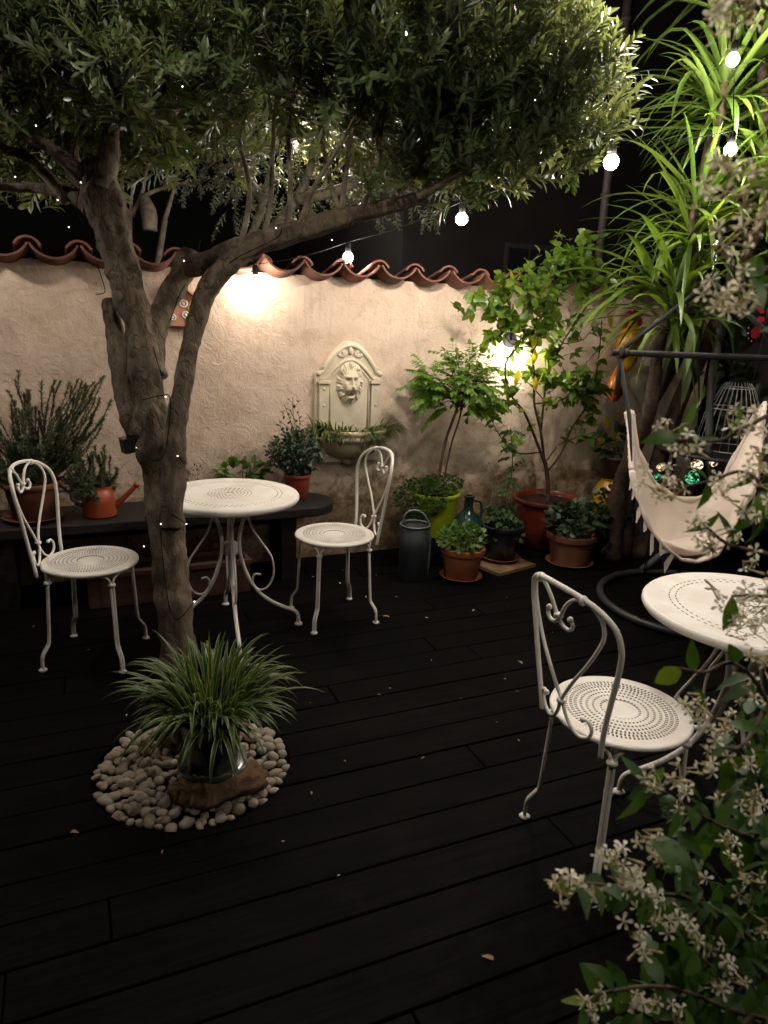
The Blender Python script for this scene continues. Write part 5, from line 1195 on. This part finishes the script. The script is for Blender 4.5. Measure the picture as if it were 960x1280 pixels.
b.tube(spline(poly_px([(188, 288, 5.15), (186, 265, 5.15), (179, 246, 5.2)]), 4), lerps([.05, .055, .03], 4), 9, wob=.2)
b.tube([(.2, 5.2, 0), D(163, 340, 5.2)], [.05, .03], 8); b.tube([(.25, 5.2, 0), D(206, 275, 5.2)], [.04, .02], 8); b.build('stems', M['barkthin'], t)
p = D(398, 178, 6.3); t = thing('garden_lantern', 'lit bulb glowing through the leaves of the tree behind the wall', 'lamp', p)
b = MB(); b.sphere(p, .035, 14, 9); b.build('bulb', M['bulbbg'], t)
b = MB(); b.lathe([(0, .03), (.02, .03), (.022, .07), (.012, .09), (0, .09)], p, 12); b.tube([p+UP*.08, p+Vector((.05, .1, .5)), D(420, 60, 6.2)], .004, 6); b.build('socket', M['cable'], t)

# ------------------------------------------------------------------ jasmine in the foreground
JB = Vector((1.15, .52, 0)); t = thing('jasmine', 'jasmine climber with glossy green leaves and white star flowers in the right foreground', 'climber', JB)
JST = [[(1130, 1500, 1.35), (1060, 1250, 1.3), (985, 1060, 1.25), (940, 960, 1.15), (900, 900, 1.08), (868, 880, 1.05)],
       [(1060, 1250, 1.3), (960, 1190, 1.15), (880, 1130, 1.05), (800, 1115, .98), (745, 1105, .95), (712, 1108, .93)],
       [(1060, 1290, 1.25), (940, 1270, 1.1), (840, 1235, 1.0), (760, 1240, .96), (730, 1258, .95)], [(985, 1060, 1.25), (920, 1040, 1.12), (860, 1010, 1.05), (820, 985, 1.02), (800, 980, 1.0)],
       [(1000, 1000, 1.2), (960, 880, 1.1), (920, 830, 1.05), (880, 840, 1.02), (850, 835, 1.0)], [(985, 1060, 1.25), (1010, 860, 1.2), (990, 700, 1.1), (960, 620, 1.05), (930, 590, 1.02), (890, 600, 1.0), (850, 610, 1.0)],
       [(990, 700, 1.1), (950, 690, 1.05), (910, 680, 1.02), (885, 660, 1.0)], [(1010, 860, 1.2), (985, 760, 1.1), (950, 745, 1.05), (915, 745, 1.03)], [(990, 700, 1.1), (1000, 560, 1.05), (970, 520, 1.0), (940, 530, .98), (900, 550, .98), (850, 550, .98)],
       [(1000, 560, 1.05), (1010, 420, .95), (985, 350, .88), (955, 335, .85), (920, 350, .83)], [(1010, 420, .95), (1000, 300, .85), (975, 240, .78), (940, 235, .76)], [(1000, 300, .85), (1010, 120, .8), (970, 20, .76), (920, 2, .74)],
       [(880, 1130, 1.05), (850, 1070, 1.0), (820, 1045, .98)], [(960, 1190, 1.15), (900, 1210, 1.05), (870, 1190, 1.0)], [(940, 1270, 1.1), (900, 1300, 1.0), (850, 1300, .97)], [(985, 1060, 1.25), (960, 1120, 1.1), (930, 1100, 1.05)], [(960, 880, 1.1), (930, 930, 1.02), (905, 935, 1.0)]]
b = MB(); paths = []
b.tube(spline([JB, JB+Vector((-.02, .02, .35)), D(1130, 1500, 1.35)], 5), .012, 8, wob=.15)
for s_ in JST:
    pts = spline(poly_px(s_), 8); paths.append(pts); b.tube(pts, [.0042-.0026*i/len(pts) for i in range(len(pts))], 6)
b.build('stems', M['stembrown'], t)
b = MB(); by = MB(); JL = ((0, .05), (.15, .55), (.4, 1), (.65, .85), (.88, .35), (1, 0))
for k, pts in enumerate(paths):
    acc = 0
    for i in range(3, len(pts)):
        acc += (pts[i]-pts[i-1]).length
        if acc > .022:
            acc = 0; dd = (pts[i]-pts[i-1]).normalized(); o = Matrix.Rotation(rng.random()*6.28, 3, dd) @ dd.orthogonal().normalized()
            dens = .9 if pts[i].z < .95 else .2
            for q in (-1, 1):
                if rng.random() < dens:
                    tip = i > len(pts)-5 and rng.random() < .4
                    (by if tip else b).leaf(pts[i], dd*.5+o*q+rdir()*.35-UP*.15, UP*.8+rdir()*.5-Vector((0, .3, 0)), rng.uniform(.036, .062), rng.uniform(.0085, .0135), JL, .18, rng.uniform(.1, .8))
for i in range(430):                         # inner mass low on the right
    x = rng.uniform(770, 1060); y = rng.uniform(840, 1330)
    if x < 980-(y-840)*.62+rng.uniform(-40, 40) or x < 735: continue
    p = D(x, y, rng.uniform(1.0, 1.35)); b.leaf(p, rdir()-UP*.2, UP+rdir()*.6, rng.uniform(.036, .066), rng.uniform(.010, .0155), JL, .18, rng.uniform(.1, .7))
for x, y, dx, dz, d in ((955, 330, -.5, .1, .85), (945, 350, .4, -.5, .84), (925, 500, -.2, -.9, .98), (868, 500, -.1, -.9, .98), (880, 480, .3, -.9, .98), (850, 545, -.8, -.2, .98), (945, 590, -.2, -.6, 1), (935, 630, -.5, -.7, 1), (955, 640, -.3, -.9, 1), (900, 640, -.4, -.8, 1)):
    for q in range(1): b.leaf(D(x, y, d), Vector((dx, 0, dz))+rdir()*.35, Vector((.2, -1, .5))+rdir()*.3, .058, .012, JL, .18, .4)
b.build('foliage', M['jas'], t); by.build('young_leaves', M['jasyoung'], t)
PET = ((0, .12), (.35, .30), (.7, 1), (.92, .8), (1, .2))
def flower(mb, c, n, s):
    n = n.normalized(); u = n.orthogonal().normalized(); w = n.cross(u); a0 = rng.random()*6.28
    mb.tube([c-n*.016*s, c], [.0009*s, .0016*s], 5, False, mi=1)
    for k in range(5):
        a = a0+k*2*math.pi/5; d = u*math.cos(a)+w*math.sin(a)+n*rng.uniform(-.05, .35); mb.leaf(c, d, n+(w*math.cos(a)-u*math.sin(a))*.35, (.0122*s)*rng.uniform(.85, 1.1), .0026*s, PET, .15, rng.uniform(-.1, .5))
    mb.sphere(c, .0011*s, 6, 4, mi=1)
def cluster(x, y, d, n, sp, sc=1.0):
    c = D(x, y, d); mb = MB()
    for i in range(max(3, int(n*.8))):
        e = rv(); p = c+e*sp*1.35; nn = (e*.8+Vector((-.15, -.75, .35))+rdir()*.6)
        if rng.random() < .78: flower(mb, p, nn, sc*rng.uniform(.85, 1.1))
        else: mb.tube([p-nn.normalized()*.010, p, p+nn.normalized()*.010, p+nn.normalized()*.014], [.0008, .0012, .0022, .0006], 6, True, mi=1)
        mb.tube([c-UP*.01, c.lerp(p, .6), p-nn.normalized()*.014], .0007, 4, False, mi=1)
    mb.build('flower_cluster', [M['petal'], M['bud']], t)
for x, y, d, n, sp in ((905, 6, .74, 12, .022), (935, -4, .74, 8, .02), (918, 205, .77, 13, .026), (932, 245, .76, 16, .030), (915, 285, .77, 8, .022), (950, 265, .78, 7, .02), (900, 363, .83, 12, .020), (930, 366, .83, 12, .020),
        (836, 540, .98, 6, .016), (858, 556, .98, 8, .018), (826, 606, 1.0, 10, .022), (843, 616, 1.0, 8, .018), (905, 612, 1.0, 10, .022), (930, 628, 1.0, 6, .018), (945, 530, .98, 14, .026), (955, 560, .98, 12, .024), (948, 600, 1.0, 8, .02), (958, 640, 1.02, 8, .02),
        (880, 650, 1.0, 9, .02), (893, 680, 1.0, 9, .022), (915, 668, 1.02, 5, .016), (905, 745, 1.03, 6, .018), (930, 765, 1.03, 14, .026), (952, 745, 1.04, 14, .026), (945, 785, 1.05, 12, .026), (915, 775, 1.04, 6, .02), (940, 700, 1.05, 5, .015), (955, 825, 1.05, 10, .022),
        (866, 878, 1.05, 8, .017), (884, 893, 1.05, 9, .017), (905, 900, 1.05, 7, .016), (948, 870, 1.08, 8, .022), (893, 925, 1.02, 7, .016), (852, 965, 1.0, 6, .016), (828, 975, 1.0, 9, .02), (880, 955, 1.02, 5, .014), (925, 955, 1.02, 6, .018), (850, 1000, 1.0, 6, .016),
        (935, 1000, 1.02, 8, .018), (948, 1012, 1.02, 6, .014), (898, 1002, 1.02, 4, .012), (812, 1043, .98, 11, .018), (832, 1060, .98, 6, .016), (768, 1078, .95, 12, .020), (778, 1095, .95, 8, .018), (748, 1112, .95, 6, .016), (703, 1110, .93, 9, .015), (716, 1108, .93, 4, .012),
        (795, 1108, .97, 10, .022), (815, 1125, .98, 6, .018), (822, 1140, .98, 7, .018), (845, 1150, 1.0, 6, .016), (870, 1105, 1.02, 5, .014), (930, 1085, 1.05, 8, .022), (915, 1060, 1.05, 5, .016), (942, 1130, 1.05, 5, .016), (892, 1190, 1.02, 5, .014), (912, 1215, 1.0, 7, .016),
        (905, 1235, 1.0, 5, .014), (800, 1248, .97, 8, .017), (815, 1255, .97, 4, .014), (738, 1250, .95, 8, .017), (735, 1270, .95, 5, .014), (850, 1270, .98, 5, .016), (860, 1165, 1.0, 4, .012), (955, 1160, 1.05, 5, .018), (790, 1165, .97, 3, .012), (805, 1190, .97, 3, .012)):
    cluster(x, y, d, n, sp)

# ------------------------------------------------------------------ fallen leaves and petals on the deck
LV = [((602, 1195), .036, 'curled tan leaf lying on the dark deck near the bottom, nearest the camera'), ((98, 1041), .034, 'narrow tan leaf lying on the deck left of the pebble circle'), ((478, 770), .042, 'curled brown leaf on the deck beside the foot of the side seen bistro chair'), ((647, 826), .032, 'pale narrow leaf on the deck left of the nearest chair')]
def fallen(x, y, L_, m, nm='fallen_leaf'):
    p = G(x, y, .0035); b = MB(); a = rng.random()*6.28
    b.leaf(p, (math.cos(a), math.sin(a), .12), UP+rdir()*.2, L_, L_*.16, OST, .4, .3); return b.build(nm, m, loc=p)
for (x, y), L_, lab in LV: tag(fallen(x, y, L_*1.15, M['dry']), lab, 'leaf', 'fallen leaves on the deck')
for x, y in ((393, 721), (430, 713), (468, 718), (424, 728), (530, 772), (594, 762), (632, 757), (634, 746), (484, 860), (472, 868), (538, 824), (628, 848), (643, 864), (620, 902), (648, 924), (529, 946), (388, 993), (423, 1095), (386, 879), (45, 782), (25, 752), (112, 812), (158, 895), (205, 1062), (430, 950), (690, 790), (575, 873), (495, 746), (455, 745), (350, 1052)):
    tag(fallen(x+rng.uniform(-2, 2), y, rng.uniform(.008, .022), M['dry'] if rng.random() < .6 else M['petal'], 'leaf_fleck'), 'tiny pale leaf or petal fleck scattered on the dark deck', 'leaf', 'small flecks scattered on the deck')

# ------------------------------------------------------------------ night sky and render
wd = bpy.data.worlds.new('World'); scene.world = wd; wd.use_nodes = True
nt = wd.node_tree; bg = nt.nodes['Background']; sk = nt.nodes.new('ShaderNodeTexSky'); sk.sky_type = 'NISHITA'; sk.sun_disc = False
sk.sun_elevation = R(4); sk.sun_rotation = R(200); nt.links.new(sk.outputs[0], bg.inputs['Color']); bg.inputs['Strength'].default_value = .0004
ml = bpy.data.lights.new('moon', 'SUN'); ml.energy = .004; ml.angle = R(.5); ml.color = (1, .96, .9); mo = bpy.data.objects.new('moon', ml); C.objects.link(mo)
mo.rotation_euler = (R(50), 0, R(-20))
vs_ = scene.view_settings; scene.display_settings.display_device = 'sRGB'; vs_.view_transform = 'Standard'; vs_.look = 'None'; vs_.exposure = EXPO; vs_.gamma = 1
cy = scene.cycles; scene.render.engine = 'CYCLES'
cy.use_denoising = True; cy.denoiser = 'OPENIMAGEDENOISE'; cy.max_bounces = 6; cy.diffuse_bounces = 3; cy.glossy_bounces = 3; cy.transmission_bounces = 3; cy.transparent_max_bounces = 4
cy.caustics_reflective = False; cy.caustics_refractive = False; cy.sample_clamp_indirect = 3; cy.use_light_tree = True
